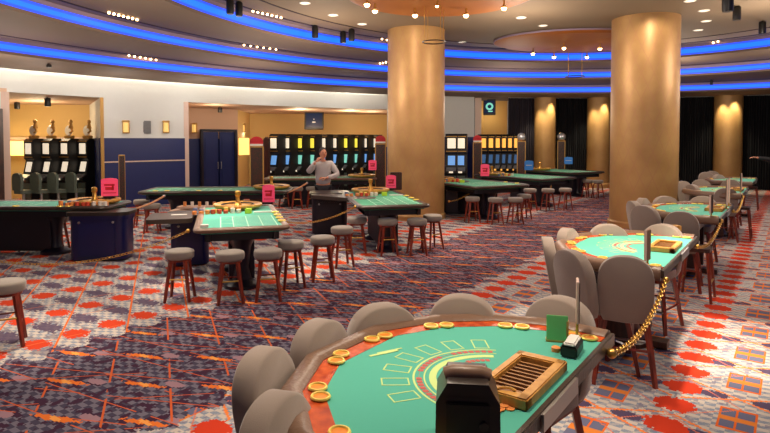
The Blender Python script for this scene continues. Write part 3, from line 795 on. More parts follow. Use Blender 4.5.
# ------------------------------------------------------------------ BLACKJACK TABLES
HB = [(1.08, 0), (1.10, .32), (.97, .69), (.70, 1.0), (.31, 1.19)]
OUT = HB+[(-x, y) for x, y in reversed(HB)]
ZT = 1.04
ZO_ = .09
def make_bj(detail=True):
    t = empty('blackjack_table', (0, 0, 0)); t['category'] = 'card table'
    b = MB(); b.sweep(OUT, [(.02, .84), (-.012, .87), (-.015, .915), (.01, .952), (.045, .966), (.085, .958), (.105, .94), (.105, .85)]); b.build('padded_rail', M['leather'], t, ang=40)
    b = MB(); b.sweep(OUT, [(.10, .90), (.10, .936), (.20, .936), (.20, .90)]); b.build('drink_rail', M['racetrack'], t)
    ins = inset(OUT, .195); ins[0] = (ins[0][0], .0); ins[-1] = (ins[-1][0], .0)
    b = MB(); b.prism([(x, max(y, .0)) for x, y in ins], .88, .934); f = b.build('felt_top', M['felt'], t)
    apr = inset(OUT, .12); b = MB(); b.prism([(x, max(y, .28)) for x, y in apr], .70, .88); b.build('apron', M['navydark'], t)
    b = MB(); b.box((0, -.01, .905), (2.15, .03, .07)); b.build('dealer_edge', M['leatherdark'], t, bevel=.005)
    b = MB(); b.box((.05, -.032, .90), (.48, .014, .075)); o = b.build('edge_plate', M['steel'], t)
    b = MB(); b.lathe([(.28, 0), (.28, .04), (.2, .09), (.15, .2), (.15, .55), (.22, .74)], (0, .55, 0), 20)
    b.box((0, .55, .06), (1.3, .16, .08)); b.box((0, .55, .04), (.16, .9, .06)); b.box((-.45, .5, .4), (.12, .3, .72)); b.box((.45, .5, .4), (.12, .3, .72)); b.build('pedestal', M['darkwood'], t)
    # seven pairs of brass cup holders
    for (cx_, cy_, ta) in ((-.90, .12, 92), (-.84, .50, 72), (-.60, .845, 48), (-.22, 1.035, 24), (.16, 1.045, -14), (.56, .87, -42), (.83, .50, -68), (.895, .12, -92)):
        for e in (-1, 1):
            x, y = cx_+e*.05*math.cos(math.radians(ta)), cy_+e*.05*math.sin(math.radians(ta))
            b = MB(); b.torus((x, y, .944), .040, .007, 20, 6); h_ = b.build('cup_holder', M['brassring'], t)
            b = MB(); b.lathe([(0, .9375), (.035, .938), (.037, .944)], (x, y, 0), 16); b.build('cup_well', M['cupin'], h_)
    # printed layout: arc and betting boxes
    def arc(r0, r1, a0, a1, cx=.03, cy=.25, n=24):
        return [(cx+r0*math.cos(a0+(a1-a0)*k/n), cy+r0*math.sin(a0+(a1-a0)*k/n)) for k in range(n+1)]+[(cx+r1*math.cos(a1-(a1-a0)*k/n), cy+r1*math.sin(a1-(a1-a0)*k/n)) for k in range(n+1)]
    b = MB(); b.prism(arc(.405, .415, .45, PI-.25), .934, .9352); b.prism(arc(.355, .362, .45, PI-.25), .934, .9352); b.prism(arc(.30, .335, .5, PI-.35), .934, .9352)
    for k in range(7):
        a = .62+(PI-1.2)*k/6; cx_, cy_ = .03+.50*math.cos(a), .25+.50*math.sin(a)
        ca, sa = math.cos(a-PI/2), math.sin(a-PI/2); w, h = .085, .135
        R_ = lambda x, y: (cx_+x*ca-y*sa, cy_+x*sa+y*ca)
        for (x0, y0, x1, y1) in ((-w/2, -h/2, w/2, -h/2+.007), (-w/2, h/2-.007, w/2, h/2), (-w/2, -h/2, -w/2+.007, h/2), (w/2-.007, -h/2, w/2, h/2)):
            b.prism([R_(x0, y0), R_(x1, y0), R_(x1, y1), R_(x0, y1)], .934, .9352)
    b.build('printed_layout', M['print_y'], t)
    b = MB()
    for k in range(26):
        if k in (7, 8, 16, 17): continue
        a = .5+(PI-.8)*k/26; b.prism(arc(.37, .397, a, a+.065, n=3), .934, .9353)
    b.prism(arc(.383, .385, .5, PI-.3), .934, .9352)
    for k in range(20):
        if k in (5, 10, 13): continue
        a = .6+(PI-1.1)*k/20; b.prism(arc(.245, .275, a, a+.075, n=3), .934, .9353)
    b.prism(arc(.259, .261, .6, PI-.5), .934, .9352)
    b.build('red_lettering', M['print_r'], t)
    for c_ in t.children:
        if c_.name.split('.')[0] != 'pedestal': c_.location.z += ZO_
        else: c_.scale.z = (.74+ZO_)/.74
    return t
BJ = make_bj()
labels = ['large blackjack table in the foreground, wide green felt and padded brown rail', 'second blackjack table up the aisle, brightest felt', 'third blackjack table, right of the large right column', 'fourth blackjack table, small, beyond the dark posts', 'farthest blackjack table, near the last gold half column']
ROT = PI/2-TH
for k in range(5):
    x, y = uv(TC[k][0], TC[k][1])
    bt = place(BJ, (x, y, 0), ROT, labels[k], 'blackjack tables in the right hand row')
    bt.scale.x = .94 if k == 0 else 1
def tl(k, lx, ly): return uv(TC[k][0]+lx, TC[k][1]+ly)
# chip trays
def make_tray():
    t = empty('chip_tray', (0, 0, 0)); t['category'] = 'chip tray'
    b = MB(); W, D, Hh = .52, .25, .05
    for (c, d) in (((0, -D/2+.025, Hh/2), (W, .05, Hh)), ((0, D/2-.02, Hh/2), (W, .04, Hh)), ((-W/2+.03, 0, Hh/2), (.06, D, Hh)), ((W/2-.03, 0, Hh/2), (.06, D, Hh))): b.box(c, d)
    b.build('frame', M['traywood'], t, bevel=.006)
    b = MB(); b.box((0, 0, .008), (W-.1, D-.07, .012)); b.build('well', M['traydark'], t)
    for k in range(9):
        b = MB(); b.box((-W/2+.1+k*(W-.2)/8, 0, .022), (.012, D-.09, .02)); b.build('divider', M['traydiv'], t)
    return t
TRAY = make_tray()
for k, l in enumerate(('large pale wooden chip tray with dividers on the foreground table', 'pale wooden chip tray on the second blackjack table', 'pale wooden chip tray on the third blackjack table', 'tiny orange lit chip tray on the fourth blackjack table')):
    x, y = tl(k, .07, .155); place(TRAY, (x, y, 1.025), ROT, l, 'chip trays')
# things on the foreground table
x, y = tl(0, -.18, .0)
def shuffler():
    X_, Y_ = G(468, 408, ZT)
    x, y = G(467, 446, 1.026)
    t = empty('card_shuffler', (x, y, 1.025), -.12, 'black card shuffler with padded top roll at the bottom edge of the foreground table', 'card shuffler')
    b = MB(); pts = [(-.115, .0), (.115, .0), (.112, .20), (.072, .27), (-.072, .27), (-.112, .20)]
    def slab(y0, y1, ins_=0):
        lo = [b.bm.verts.new((p[0]*(1-ins_), y0, p[1])) for p in pts]; hi = [b.bm.verts.new((p[0]*(1-ins_), y1, p[1]*.98)) for p in pts]
        b.bm.faces.new(lo); b.bm.faces.new(hi[::-1]); n = len(pts)
        for i in range(n): b.bm.faces.new((lo[i], hi[i], hi[(i+1) % n], lo[(i+1) % n]))
    slab(-.09, .12); b.build('body', M['blackg'], t, bevel=.012)
    b = MB(); b.tube([(-.078, -.0, .26), (-.05, -.0, .27), (.05, 0, .27), (.078, 0, .26)], .032, 14); b.build('top_roll', M['brownpad'], t, bevel=.006)
    b = MB(); b.box((0, -.097, .12), (.15, .012, .17)); b.build('front_panel', M['black'], t, bevel=.004)
    b = MB(); b.box((0, -.106, .06), (.10, .006, .022)); b.build('card_slot', M['navydark'], t)
    b = MB(); b.lathe([(0, 0), (.016, 0), (.016, .01), (0, .01)], seg=14); b.build('button', M['blackg'], t, xf=Matrix.Translation((.055, -.103, .13)) @ Matrix.Rotation(PI/2, 4, 'X'))
    b = MB(); b.box((0, -.06, .225), (.19, .06, .012)); b.build('ledge', M['blackg'], t, bevel=.003)
    return t
SHUF = shuffler()
x, y = G(557, 342, 1.026); t = empty('card_holder', (x, y, 1.026), -.25, 'green card standing upright on the foreground table', 'card')
b = MB(); b.box((0, 0, .075), (.115, .006, .15)); b.build('card', M['card'], t, bevel=.002)
b = MB(); b.box((.055, .02, .06), (.012, .05, .12)); b.box((0, .02, .005), (.12, .05, .01)); b.build('holder', M['goldtrim'], t)
x, y = G(577, 337, 1.026); t = empty('table_sign', (x, y, 1.026), -.30, 'slim brown and cream table sign seen edge on, right end of the foreground table', 'table sign')
b = MB(); b.lathe([(.03, 0), (.03, .008), (.008, .014), (.008, .1)], seg=14); b.build('base', M['brass'], t)
b = MB(); b.box((0, 0, .21), (.014, .12, .24)); b.build('panel', M['paletrim'], t, bevel=.003)
b = MB(); b.box((.0095, 0, .21), (.004, .11, .23)); b.build('panel_back', M['darkwood'], t)
x, y = G(572, 353, 1.026); t = empty('card_shoe', (x, y, 1.026), ROT+.1, 'small black card shoe with white lid at the dealer edge', 'card shoe')
b = MB(); b.box((0, 0, .03), (.17, .085, .06)); b.build('body', M['black'], t, bevel=.008)
b = MB(); b.box((0, 0, .066), (.16, .06, .022)); b.build('lid', M['white'], t, bevel=.008)
x, y = G(556, 351, 1.026); b = MB(); b.lathe([(0, 0), (.024, 0), (.024, .02), (.018, .024), (0, .024)], seg=16); tag(b.build('round_chip', M['chipo'], loc=(x, y, 1.026)), 'round orange chip beside the card shoe', 'casino chip')
x, y = G(503, 409, 1.026); b = MB()
for k in range(6): b.lathe([(0, 0), (.02, 0), (.02, .004), (0, .004)], (.03*math.cos(k), .022*math.sin(k*1.7), .0008*k), 14)
tag(b.build('chip_handful', M['chipo'], loc=(x, y, 1.026)), 'few orange and yellow chips right of the black shuffler', 'casino chips')
x, y = tl(0, -.16, .27); b = MB(); b.tube([(0, .0, .008), (.03, .004, .012), (.06, -.004, .012), (.08, -.022, .008)], .006, 6); tag(b.build('curved_handle', M['traywood'], loc=(*G(496, 389, 1.078), 1.072)), 'curved pale card scoop between shuffler and chip tray', 'card scoop')
# dollar style bill marks on felt
b = MB(); b.box((0, 0, 0), (.17, .02, .001), .5); b.box((.03, .035, 0), (.15, .012, .001), .5); o = b.build('felt_emblem', M['print_y'], loc=(*G(384, 353, 1.026), 1.0258)); o.parent = None
o['label'] = 'yellow emblem printed on the felt at the left'; o['category'] = 'printed emblem'
# signs on the other tables
def sign_on(k, lx, ly, h, label, m='darkwood', w=.14, rz=0):
    x, y = tl(k, lx, ly); t = empty('table_sign', (x, y, 1.03), ROT+rz, label, 'table sign', 'upright table signs of the blackjack row')
    b = MB(); b.lathe([(.035, 0), (.035, .008), (.01, .014), (.01, .08)], seg=14); b.build('base', M['brass'], t)
    b = MB(); b.box((0, 0, .06+h/2), (w, .02, h)); b.build('panel', M[m], t, bevel=.004)
    b = MB(); b.box((-w/2-.004, 0, .06+h/2), (.008, .022, h)); b.build('edge', M['paletrim'], t)
sign_on(1, -1.0, .12, .27, 'tall brown table sign at the near corner of the second table', m='brownpad', w=.1, rz=-.15)
sign_on(2, -1.02, .1, .27, 'dark table sign at the near corner of the third table', w=.1, rz=-.2)
sign_on(2, .35, .02, .42, 'tall dark table sign on the dealer side of the third table', w=.12, rz=.2)
sign_on(2, .75, .02, .42, 'tall pale edged table sign beyond the tall dark one, third table', w=.06, rz=.2)
sign_on(3, -.7, .03, .36, 'dark table sign on the fourth table beside the orange tray', w=.14, rz=.2)
for k, lx, ly, l in ((1, .45, .9, 'small orange deck of cards on the second table rim'), (0, 9, 9, '')):
    if l:
        x, y = G(673, 231, 1.05); b = MB(); b.box((0, 0, .035), (.16, .1, .07)); tag(b.build('card_deck', M['traywood'], loc=(x, y, 1.05), bevel=.006), l, 'card box')
# dealer stools on the right side (dark wood)
def make_dealer_chair():
    t = empty('wooden_stool', (0, 0, 0)); t['category'] = 'stool'
    b = MB(); b.prism(rrect(-.19, -.17, .19, .17, .06), .66, .71); b.build('seat', M['darkwood'], t, bevel=.012)
    for sx in (-1, 1):
        for sy in (-1, 1):
            b = MB(); b.tube([(sx*.22, sy*.2, 0), (sx*.15, sy*.14, .66)], .018, 6, .024); b.build('leg', M['legwood'], t)
    for z, sy in ((.25, 1), (.25, -1)):
        b = MB(); b.tube([(-.19, sy*.18, z), (.19, sy*.18, z)], .012, 6); b.build('stretcher', M['goldtrim'], t)
    return t
WST = make_dealer_chair()
for px, py, l in ((697, 247, 'dark wooden stool behind the chain, right of the second table'), (741, 207, 'dark wooden stool right of the third table'), (751, 187, 'dark wooden stool right of the fourth table'),):
    x, y = G(px, py, .7); place(WST, (x, y, 0), ROT, l, 'wooden stools on the dealer side')

# ------------------------------------------------------------------ CHAINS AND ROPES
def chain(p0, p1, sag, label, n=None, r=.022, ends=True):
    p0, p1 = Vector(p0), Vector(p1); L = (p1-p0).length
    n = n or int(L*1.15/(r*2.3))
    t = empty('gold_chain', tuple(p0), 0, label, 'chain')
    b = MB()
    def P(s): 
        v = p0+(p1-p0)*s; v.z -= sag*4*s*(1-s); return v
    for k in range(n):
        s = (k+.5)/n; c = P(s)-p0; tn = (P(min(1, s+.01))-P(max(0, s-.01))).normalized()
        a = tn.cross(Vector((0, 0, 1))).normalized(); bb = a.cross(tn)
        if k % 2: a, bb = (a+bb).normalized(), (bb-a).normalized()
        else: a, bb = (a-bb).normalized(), (bb+a).normalized()
        Rm = Matrix((tn*1.25, a*.85, tn.cross(a))).transposed()
        b.torus(tuple(c), r, r*.22, 10, 5, Rm)
    b.build('links', M['brass'], t)
    b = MB(); b.sphere((0, 0, 0), r*1.3, seg=10); b.build('hook', M['brass'], t)
    b = MB(); b.sphere(tuple(p1-p0), r*1.3, seg=10); b.build('hook', M['brass'], t)
    return t
def rope(p0, p1, sag, label, r=.022, cat='rope'):
    p0, p1 = Vector(p0), Vector(p1)
    t = empty('barrier_rope', tuple(p0), 0, label, cat)
    pts = []
    for k in range(17):
        s = k/16; v = (p1-p0)*s; v.z -= sag*4*s*(1-s); pts.append(v)
    b = MB(); b.tube(pts, r, 8); b.build('rope', M['rope'], t)
    for e in (pts[0], pts[-1]):
        b = MB(); b.sphere(tuple(e), r*1.5, seg=10); b.build('hook', M['steel'], t)
p = G(188, 231, .86); chain((*p, .86), (-6.05, 7.8, .62), .32, 'gold chain sagging from the near roulette table across to the left edge')
x, y = tl(0, .84, -.05); x2, y2 = tl(1, -1.06, -.04); chain((x, y, .97), (x2, y2, .95), .13, 'gold chain between the foreground and second blackjack tables')
x, y = tl(1, 1.0, -.03); x2, y2 = tl(2, -.98, -.03); chain((x, y, .92), (x2, y2, .98), .12, 'gold chain between the second and third blackjack tables')
x, y = tl(2, 1.0, -.03); x2, y2 = tl(3, -.98, -.03); chain((x, y, .92), (x2, y2, .98), .12, 'far gold chain between the third and fourth blackjack tables')
chain((*atY(355, 207, 10.6),), (*atY(287, 222, 11.6),), .12, 'gold chain hanging in front of the dark pedestal of the middle table')
chain((*atY(474, 190, 15.2),), (*atY(449, 201.5, 15.0),), .06, 'thin gold chain right of the left large column')
rope((*atY(164, 196, 12.6),), (*atY(126, 210.5, 11.2),), .05, 'tan rope from the far long table down to the big navy pedestal')
rope((*atY(307, 183, 15.2),), (*atY(277, 195, 14.4),), .05, 'tan rope hanging between pink sign and the man in the grey shirt')

# ------------------------------------------------------------------ ROULETTE TABLES
def chip_stacks(cx, cy, ax, n, label, group, z=.955, spread=(.9, .25)):
    mats = ['chipo', 'chipr', 'chipw', 'chipb', 'chipy', 'chipo']
    c, s = math.cos(ax), math.sin(ax)
    for k in range(n):
        lx = (k % ((n+1)//2))/((n+1)//2)*spread[0]-spread[0]/2; ly = (k // ((n+1)//2))*spread[1]-spread[1]/2
        lx += random.uniform(-.015, .015)
        h = .05+.045*random.random(); b = MB(); nn = 4
        prof = [(0, 0)]
        for q in range(nn):
            z0, z1 = h*q/nn, h*(q+1)/nn
            prof += [(.038, z0+.001), (.038, z1-.002), (.035, z1)]
        prof += [(0, h)]
        b.lathe(prof, seg=12)
        fm = mats[int(k*len(mats)/n)]
        tag(b.build('chip_stack', M[fm], loc=(cx+lx*c-ly*s, cy+lx*s+ly*c, z)), label, 'chip stack', group)
def roulette(name_label, ox, oy, ang, L, W, wheel_r=.42, felt='felt', rim='leather', wheel=True, cups=(), leg=True, tablab='', sidewheel=0, markers='print_w'):
    """long axis +X local, felt from x=0, wheel at the far end; origin at the near left corner, W to +Y... floor"""
    t = empty('roulette_table', (ox, oy, 0), ang, name_label, 'roulette table')
    fl = L-2*wheel_r-.15 if wheel else L
    pth = rrect(0, 0, L, W, .12, 5)
    b = MB(); b.sweep(pth, [(.03, .885), (.0, .895), (-.008, .925), (.01, .948), (.04, .958), (.08, .95), (.10, .935), (.10, .87)], closed=True); b.build('padded_rail', M[rim], t, ang=40)
    b = MB(); b.prism(inset(pth, .095, True), .86, .936); b.build('felt_top', M[felt], t)
    b = MB(); b.prism(inset(pth, .22, True), .74, .87); b.build('apron', M['navydark'], t)
    b = MB()
    for xx in ((.22, .42) if 0 else (L*.2, L*.62)):
        b.lathe([(.26, 0), (.26, .05), (.14, .12), (.1, .3), (.14, .6), (.2, .72)], (xx, W/2, 0), 18)
    b.box((L*.41, W/2, .1), (L*.5, .12, .1)); b.box((L*.41, W/2, .42), (L*.42, W*.28, .62)); b.build('pedestal', M['navydark'], t)
    # layout grid, columns across
    b = MB(); z0, z1 = .936, .9375; x0, x1, y0, y1 = .14, fl-.45, .16, W-.16
    for k in range(4): yy = y0+(y1-y0)*.62*k/3; b.box(((x0+x1)/2, yy, (z0+z1)/2), (x1-x0, .012, z1-z0))
    nx = 9
    for k in range(nx+1): xx = x0+(x1-x0)*k/nx; b.box((xx, y0+(y1-y0)*.31, (z0+z1)/2), (.012, (y1-y0)*.62, z1-z0))
    b.box(((x0+x1)/2, y0+(y1-y0)*.8, (z0+z1)/2), (x1-x0, .012, z1-z0))
    for k in range(4): xx = x0+(x1-x0)*k/3; b.box((xx, y0+(y1-y0)*.71, (z0+z1)/2), (.012, (y1-y0)*.18, z1-z0))
    b.build('printed_layout', M[markers], t)
    for (cx, cy) in cups:
        b = MB(); b.torus((cx, cy, .955), .05, .012, 18, 6); h_ = b.build('cup_holder', M['brassring'], t)
        b = MB(); b.lathe([(0, .95), (.045, .952), (.045, .957)], (cx, cy, 0), 14); b.build('cup_well', M['chipy'], h_)
    if wheel:
        wx, wy = L-wheel_r-.02, W/2+sidewheel
        r = wheel_r; xf = Matrix.Translation((wx, wy, .94))
        b = MB(); b.lathe([(r*.75, 0), (r*.93, .03), (r, .06), (r, .09), (r*.96, .10), (r*.80, .07), (r*.5, .06), (0, .07)], seg=40); w = b.build('roulette_wheel', M['traywood'], t, ang=30, xf=xf)
        b = MB(); b.torus((0, 0, .08), r*.66, .012, 36, 6); b.build('number_ring', M['black'], w, xf=xf)
        b = MB(); b.lathe([(.09, .06), (.055, .10), (.035, .13), (.035, .22), (.05, .24), (.05, .30), (.035, .32), (0, .325)], seg=16)
        for k in range(4):
            a = k*PI/2+.3; b.tube([(0, 0, .14), (.10*math.cos(a), .10*math.sin(a), .13)], .006, 6)
        b.build('turret', M['brass'], w, xf=xf)
    return t
def pedestal(tab, cx, cy, w, d, rz, label, m='navybody', h=.9):
    dx_, dy_ = cx-tab.location.x, cy-tab.location.y; ra_ = -tab.rotation_euler.z
    t = tab; xf = Matrix.Translation((dx_*math.cos(ra_)-dy_*math.sin(ra_), dx_*math.sin(ra_)+dy_*math.cos(ra_), 0)) @ Matrix.Rotation(rz+ra_, 4, 'Z')
    b = MB(); b.prism(rrect(-w/2, -d/2, w/2, d/2, .13), .03, h-.12)
    t = b.build('cabinet_body', M[m], tab, bevel=.012, xf=xf)
    t['label'] = label
    b = MB(); b.prism(rrect(-w/2-.03, -d/2-.03, w/2+.03, d/2+.03, .15), h-.12, h-.04); b.build('cabinet_shoulder', M[m], t, bevel=.02, xf=xf)
    b = MB(); b.prism(rrect(-w/2+.03, -d/2+.03, w/2-.03, d/2-.03, .12), 0, .04); b.build('plinth', M['black'], t, xf=xf)
    b = MB(); b.box((0, -d/2-.006, .42), (w*.66, .02, .66)); b.build('door', M[m], t, bevel=.006, xf=xf)
    for s in (-1, 1):
        b = MB(); b.lathe([(0, 0), (.022, 0), (.022, .01), (0, .016)], seg=12); b.build('knob', M['steel'], t, xf=xf @ Matrix.Translation((s*w*.3, -d/2-.02, .70)) @ Matrix.Rotation(PI/2, 4, 'X'))
    b = MB(); b.prism(rrect(-w/2-.06, -d/2-.06, w/2+.06, d/2+.06, .16), h-.04, h+.02); b.build('cabinet_top', M['blackg'], t, bevel=.012, xf=xf)
    return t
# near roulette table
a1 = math.atan2(.96, -.28)
def rl(o, a, lx, ly): return (o[0]+lx*math.cos(a)-ly*math.sin(a), o[1]+lx*math.sin(a)+ly*math.cos(a))
O1 = (-1.33, 7.92)         # near right corner: local +Y goes left
RT1 = roulette('near roulette table with bright turquoise felt and white grid', O1[0], O1[1], a1, 2.75, 1.30, .42, cups=[(1.55, .07), (1.2, .07), (.85, .07), (.5, .07)], tablab='the near roulette table')
x, y = rl(O1, a1, 1.78, .95); chip_stacks(x, y, a1-PI/2, 16, 'short chip stack heaped beside the wheel of the near roulette table', 'chip stacks on the near roulette table', z=.937, spread=(.8, .12))
x, y = rl(O1, a1, 1.63, .50); b = MB(); b.box((0, 0, .04), (.1, .1, .08)); tag(b.build('marker_block', M['chipg'], loc=(x, y, .937), bevel=.006), 'lime green block beside the wheel of the near roulette table', 'marker')
x, y = rl(O1, a1, 1.66, .26); b = MB(); b.box((0, 0, .012), (.3, .06, .024), a1-PI/2); tag(b.build('rake', M['white'], loc=(x, y, .937)), 'white marker strip on the near roulette table', 'marker strip')
x, y = rl(O1, a1, .16, 1.16); b = MB(); b.box((0, 0, .02), (.11, .08, .04), a1-PI/2); tag(b.build('card_pack', M['glassw'] if 0 else M['white'], loc=(x, y, .95), bevel=.006), 'pale block on the left front corner of the near roulette table', 'marker')
# side wing with white plate
def relxf(tab, cx, cy, rz):
    dx_, dy_ = cx-tab.location.x, cy-tab.location.y; ra_ = -tab.rotation_euler.z
    return Matrix.Translation((dx_*math.cos(ra_)-dy_*math.sin(ra_), dx_*math.sin(ra_)+dy_*math.cos(ra_), 0)) @ Matrix.Rotation(rz+ra_, 4, 'Z')
xf = relxf(RT1, *G(176, 216, .93), .28)
b = MB(); b.prism(rrect(-.42, -.38, .26, .50, .1), .86, .93); wg = b.build('side_wing', M['leatherdark'], RT1, bevel=.02, xf=xf); wg['label'] = 'dark side wing with a white plate'
b = MB(); b.box((.04, .12, .935), (.24, .07, .01)); b.build('plate', M['white'], wg, xf=xf)
pedestal(RT1, -3.42, 9.85, .62, .6, .35, 'navy cabinet under the side wing', h=.86)
# middle roulette table
O2 = G(431, 204.5, .95); e2 = G(361, 207, .95)
a2 = math.atan2(O2[1]-e2[1], O2[0]-e2[0])+PI/2-.10
RT2 = roulette('middle roulette table before the left large column, green felt', O2[0], O2[1], a2, 3.15, 1.36, .44, felt='felt2', rim='leatherdark', cups=[(1.7, .07), (1.25, .07), (.85, .07)], tablab='the middle roulette table')
x, y = rl(O2, a2, 2.0, .95); chip_stacks(x, y, a2-PI/2, 14, 'short chip stack beside the wheel of the middle roulette table', 'chip stacks on the middle roulette table', z=.937, spread=(.75, .12))
x, y = rl(O2, a2, 1.95, .5); b = MB(); b.box((0, 0, .04), (.12, .1, .08)); tag(b.build('marker_block', M['chipg'], loc=(x, y, .937), bevel=.006), 'lime green block beside the wheel of the middle roulette table', 'marker')
x, y = rl(O2, a2, 1.95, .24); b = MB(); b.box((0, 0, .012), (.3, .06, .024), a2-PI/2); tag(b.build('rake', M['white'], loc=(x, y, .937)), 'white marker strip on the middle roulette table', 'marker strip')
pedestal(RT2, -1.30, 13.15, .80, .7, .12, 'dark cabinet under the side wing', m='navydark', h=.93)
# wing linking it to the table
xf = relxf(RT2, *G(340, 196.5, .93), -.62)
b = MB(); b.prism(rrect(-.75, -.25, .9, .25, .2), .87, .945); wg = b.build('side_wing', M['leatherdark'], RT2, bevel=.02, xf=xf); wg['label'] = 'dark curved side wing'
# third, right of left column
O3 = G(531, 184.5, .95); e3 = G(462, 187.5, .95); a3 = math.atan2(O3[1]-e3[1], O3[0]-e3[0])+PI/2
RT3 = roulette('roulette table just right of the left large column', O3[0], O3[1], a3, 3.0, 1.85, .45, felt='felt2', rim='leatherdark', cups=[(.5, .07), (1.0, .07)], tablab='the table right of the left large column', sidewheel=.45)
x, y = rl(O3, a3, 1.9, 1.25); chip_stacks(x, y, a3-PI/2, 10, 'chip stack on the table right of the left large column', 'chip stacks right of the left large column', z=.937, spread=(.7, .12))
x, y = rl(O3, a3, 1.55, 1.2); b = MB(); b.box((0, 0, .04), (.14, .1, .08)); tag(b.build('marker_block', M['chipg'], loc=(x, y, .937), bevel=.006), 'lime green block on the table right of the left large column', 'marker')
pedestal(RT3, 2.05, 16.7, .75, .6, -.1, 'dark cabinet at the left end', m='navydark', h=.92)
O4 = G(578, 177, .95); e4 = G(522, 180.5, .95); a4 = math.atan2(O4[1]-e4[1], O4[0]-e4[0])+PI/2
roulette('far roulette table with the blue sign', O4[0], O4[1], a4, 3.0, 1.8, .45, felt='felt2', rim='leatherdark', tablab='the far table with the blue sign', sidewheel=.45)
x, y = rl(O4, a4, 1.9, 1.25); chip_stacks(x, y, a4-PI/2, 8, 'chip stack on the far table with the blue sign', 'chip stacks on the far blue signed table', z=.937, spread=(.7, .12))
O5 = G(606, 171.5, .95); e5 = G(556, 173.5, .95); a5 = math.atan2(O5[1]-e5[1], O5[0]-e5[0])+PI/2
roulette('farthest roulette table before the second gold half column', O5[0], O5[1], a5, 2.6, 1.9, .45, felt='felt2', rim='leatherdark', tablab='the farthest roulette table', sidewheel=.4)
# left tables, long side towards the camera
RT0 = roulette('green felted table at the left edge next to the big navy pedestal', -8.3, 10.15, .0, 3.25, 1.15, .46, felt='felt', rim='leatherdark', cups=[(1.6, .07), (2.4, .07), (2.55, .07)], tablab='the table beside the big navy pedestal')
chip_stacks(-5.45, 10.30, 0, 18, 'chip stack heaped on the table above the big navy pedestal', 'chip stacks above the big navy pedestal', z=.957, spread=(.9, .08))
pedestal(RT0, -5.13, 10.22, .96, .55, .10, 'big navy blue cabinet with rounded corners', h=.86)
roulette('long far table behind the near roulette table, by the navy wall', -5.8, 13.15, .06, 3.5, 1.3, .45, felt='felt2', rim='leatherdark', cups=[(.4, .1), (.65, .15), (1.4, .1), (1.9, .1)], tablab='the long far table by the navy wall')
# lit chip float under it
t = empty('chip_float', (-4.05, 12.3, 0), 0, 'shelf with a row of small lit chips below the long far table', 'chip rack')
b = MB(); b.box((.1, 0, .70), (1.1, .3, .03)); b.box((.1, 0, .62), (1.4, .4, .03)); b.lathe([(.16, 0), (.16, .03), (.04, .06), (.04, .62)], (.1, 0, 0), 12); b.build('shelf', M['wallpink'], t)
for k in range(6): b = MB(); b.lathe([(0, 0), (.035, 0), (.035, .1), (0, .1)], (-.3+k*.16, -.06, .715), 10); b.build('chip_tube', M['chipw' if k % 2 else 'chipo'], t)
roulette('table with a pale rim in front of the slot machine row', -3.85, 17.7, .05, 3.6, 1.2, .45, felt='panelgrey' if 0 else 'felt2', rim='leather', cups=[], tablab='the pale rimmed table by the slot machines')

# ------------------------------------------------------------------ SIGNS
def acrylic(px, py0, py1, w_px, Y, label, m='pink'):
    x, y, z1 = atY(px, py0, Y); z0 = atY(px, py1, Y)[2]; w = w_px/565*Y; h = z1-z0
    t = empty('table_sign', (x, y, z0), -phi(px)*.5, label, 'table sign')
    pts = [(-w/2, 0), (w/2, 0), (w/2, h*.9)]+[(w/2*math.cos(a), h*.9+h*.1*math.sin(a)) for a in (.6, 1.2, PI/2, PI-1.2, PI-.6)]+[(-w/2, h*.9)]
    b = MB(); lo = [b.bm.verts.new((p[0], -.012, p[1])) for p in pts]; hi = [b.bm.verts.new((p[0], .012, p[1])) for p in pts]
    b.bm.faces.new(lo); b.bm.faces.new(hi[::-1])
    for i in range(len(pts)): b.bm.faces.new((lo[i], hi[i], hi[(i+1) % len(pts)], lo[(i+1) % len(pts)]))
    b.build('panel', M[m], t)
    b = MB()
    if m == 'pink':
        b.box((0, -.016, h*.62), (w*.62, .006, h*.10)); b.box((-.0*w, -.016, h*.42), (w*.5, .006, h*.16)); b.box((w*.2, -.016, h*.5), (w*.12, .006, h*.34)); b.box((0, -.016, h*.18), (w*.8, .006, h*.04))
        b.build('printed_mark', M['red'], t)
    else:
        b.box((0, -.016, h*.5), (w*.7, .006, h*.08)); b.build('printed_mark', M['silver'], t)
    b = MB(); b.box((0, 0, -.02), (w*.7, .12, .04)); b.build('foot', M['black'], t, bevel=.005)
acrylic(109.5, 178, 196, 15.5, 11.05, 'pink sign with red marks above the big navy pedestal')
acrylic(268.5, 184.5, 202, 12, 11.6, 'pink sign with red marks right of the near table wheel')
acrylic(391, 175, 188, 10, 13.6, 'pink sign with red marks before the left large column')
acrylic(372.5, 160, 170, 8, 18.0, 'small pink sign at the right end of the slot machine row')
acrylic(485, 164, 176, 8.5, 17.4, 'pink sign with a red mark right of the left large column')
acrylic(529, 160.5, 170, 8.5, 20.4, 'blue sign standing on the far roulette table', 'blue')
acrylic(568.5, 157, 164, 8, 23.0, 'small blue sign on the farthest roulette table', 'blue')
for (px, py, Y, l) in ((388, 183, 13.9, 'dark box behind the pink sign at the left large column'),):
    x, y, z = atY(396, 181, 13.75); b = MB(); b.box((0, 0, 0), (.28, .2, .42)); tag(b.build('card_box', M['darkwood'], loc=(x, y, .95+.21), bevel=.01), l, 'box')

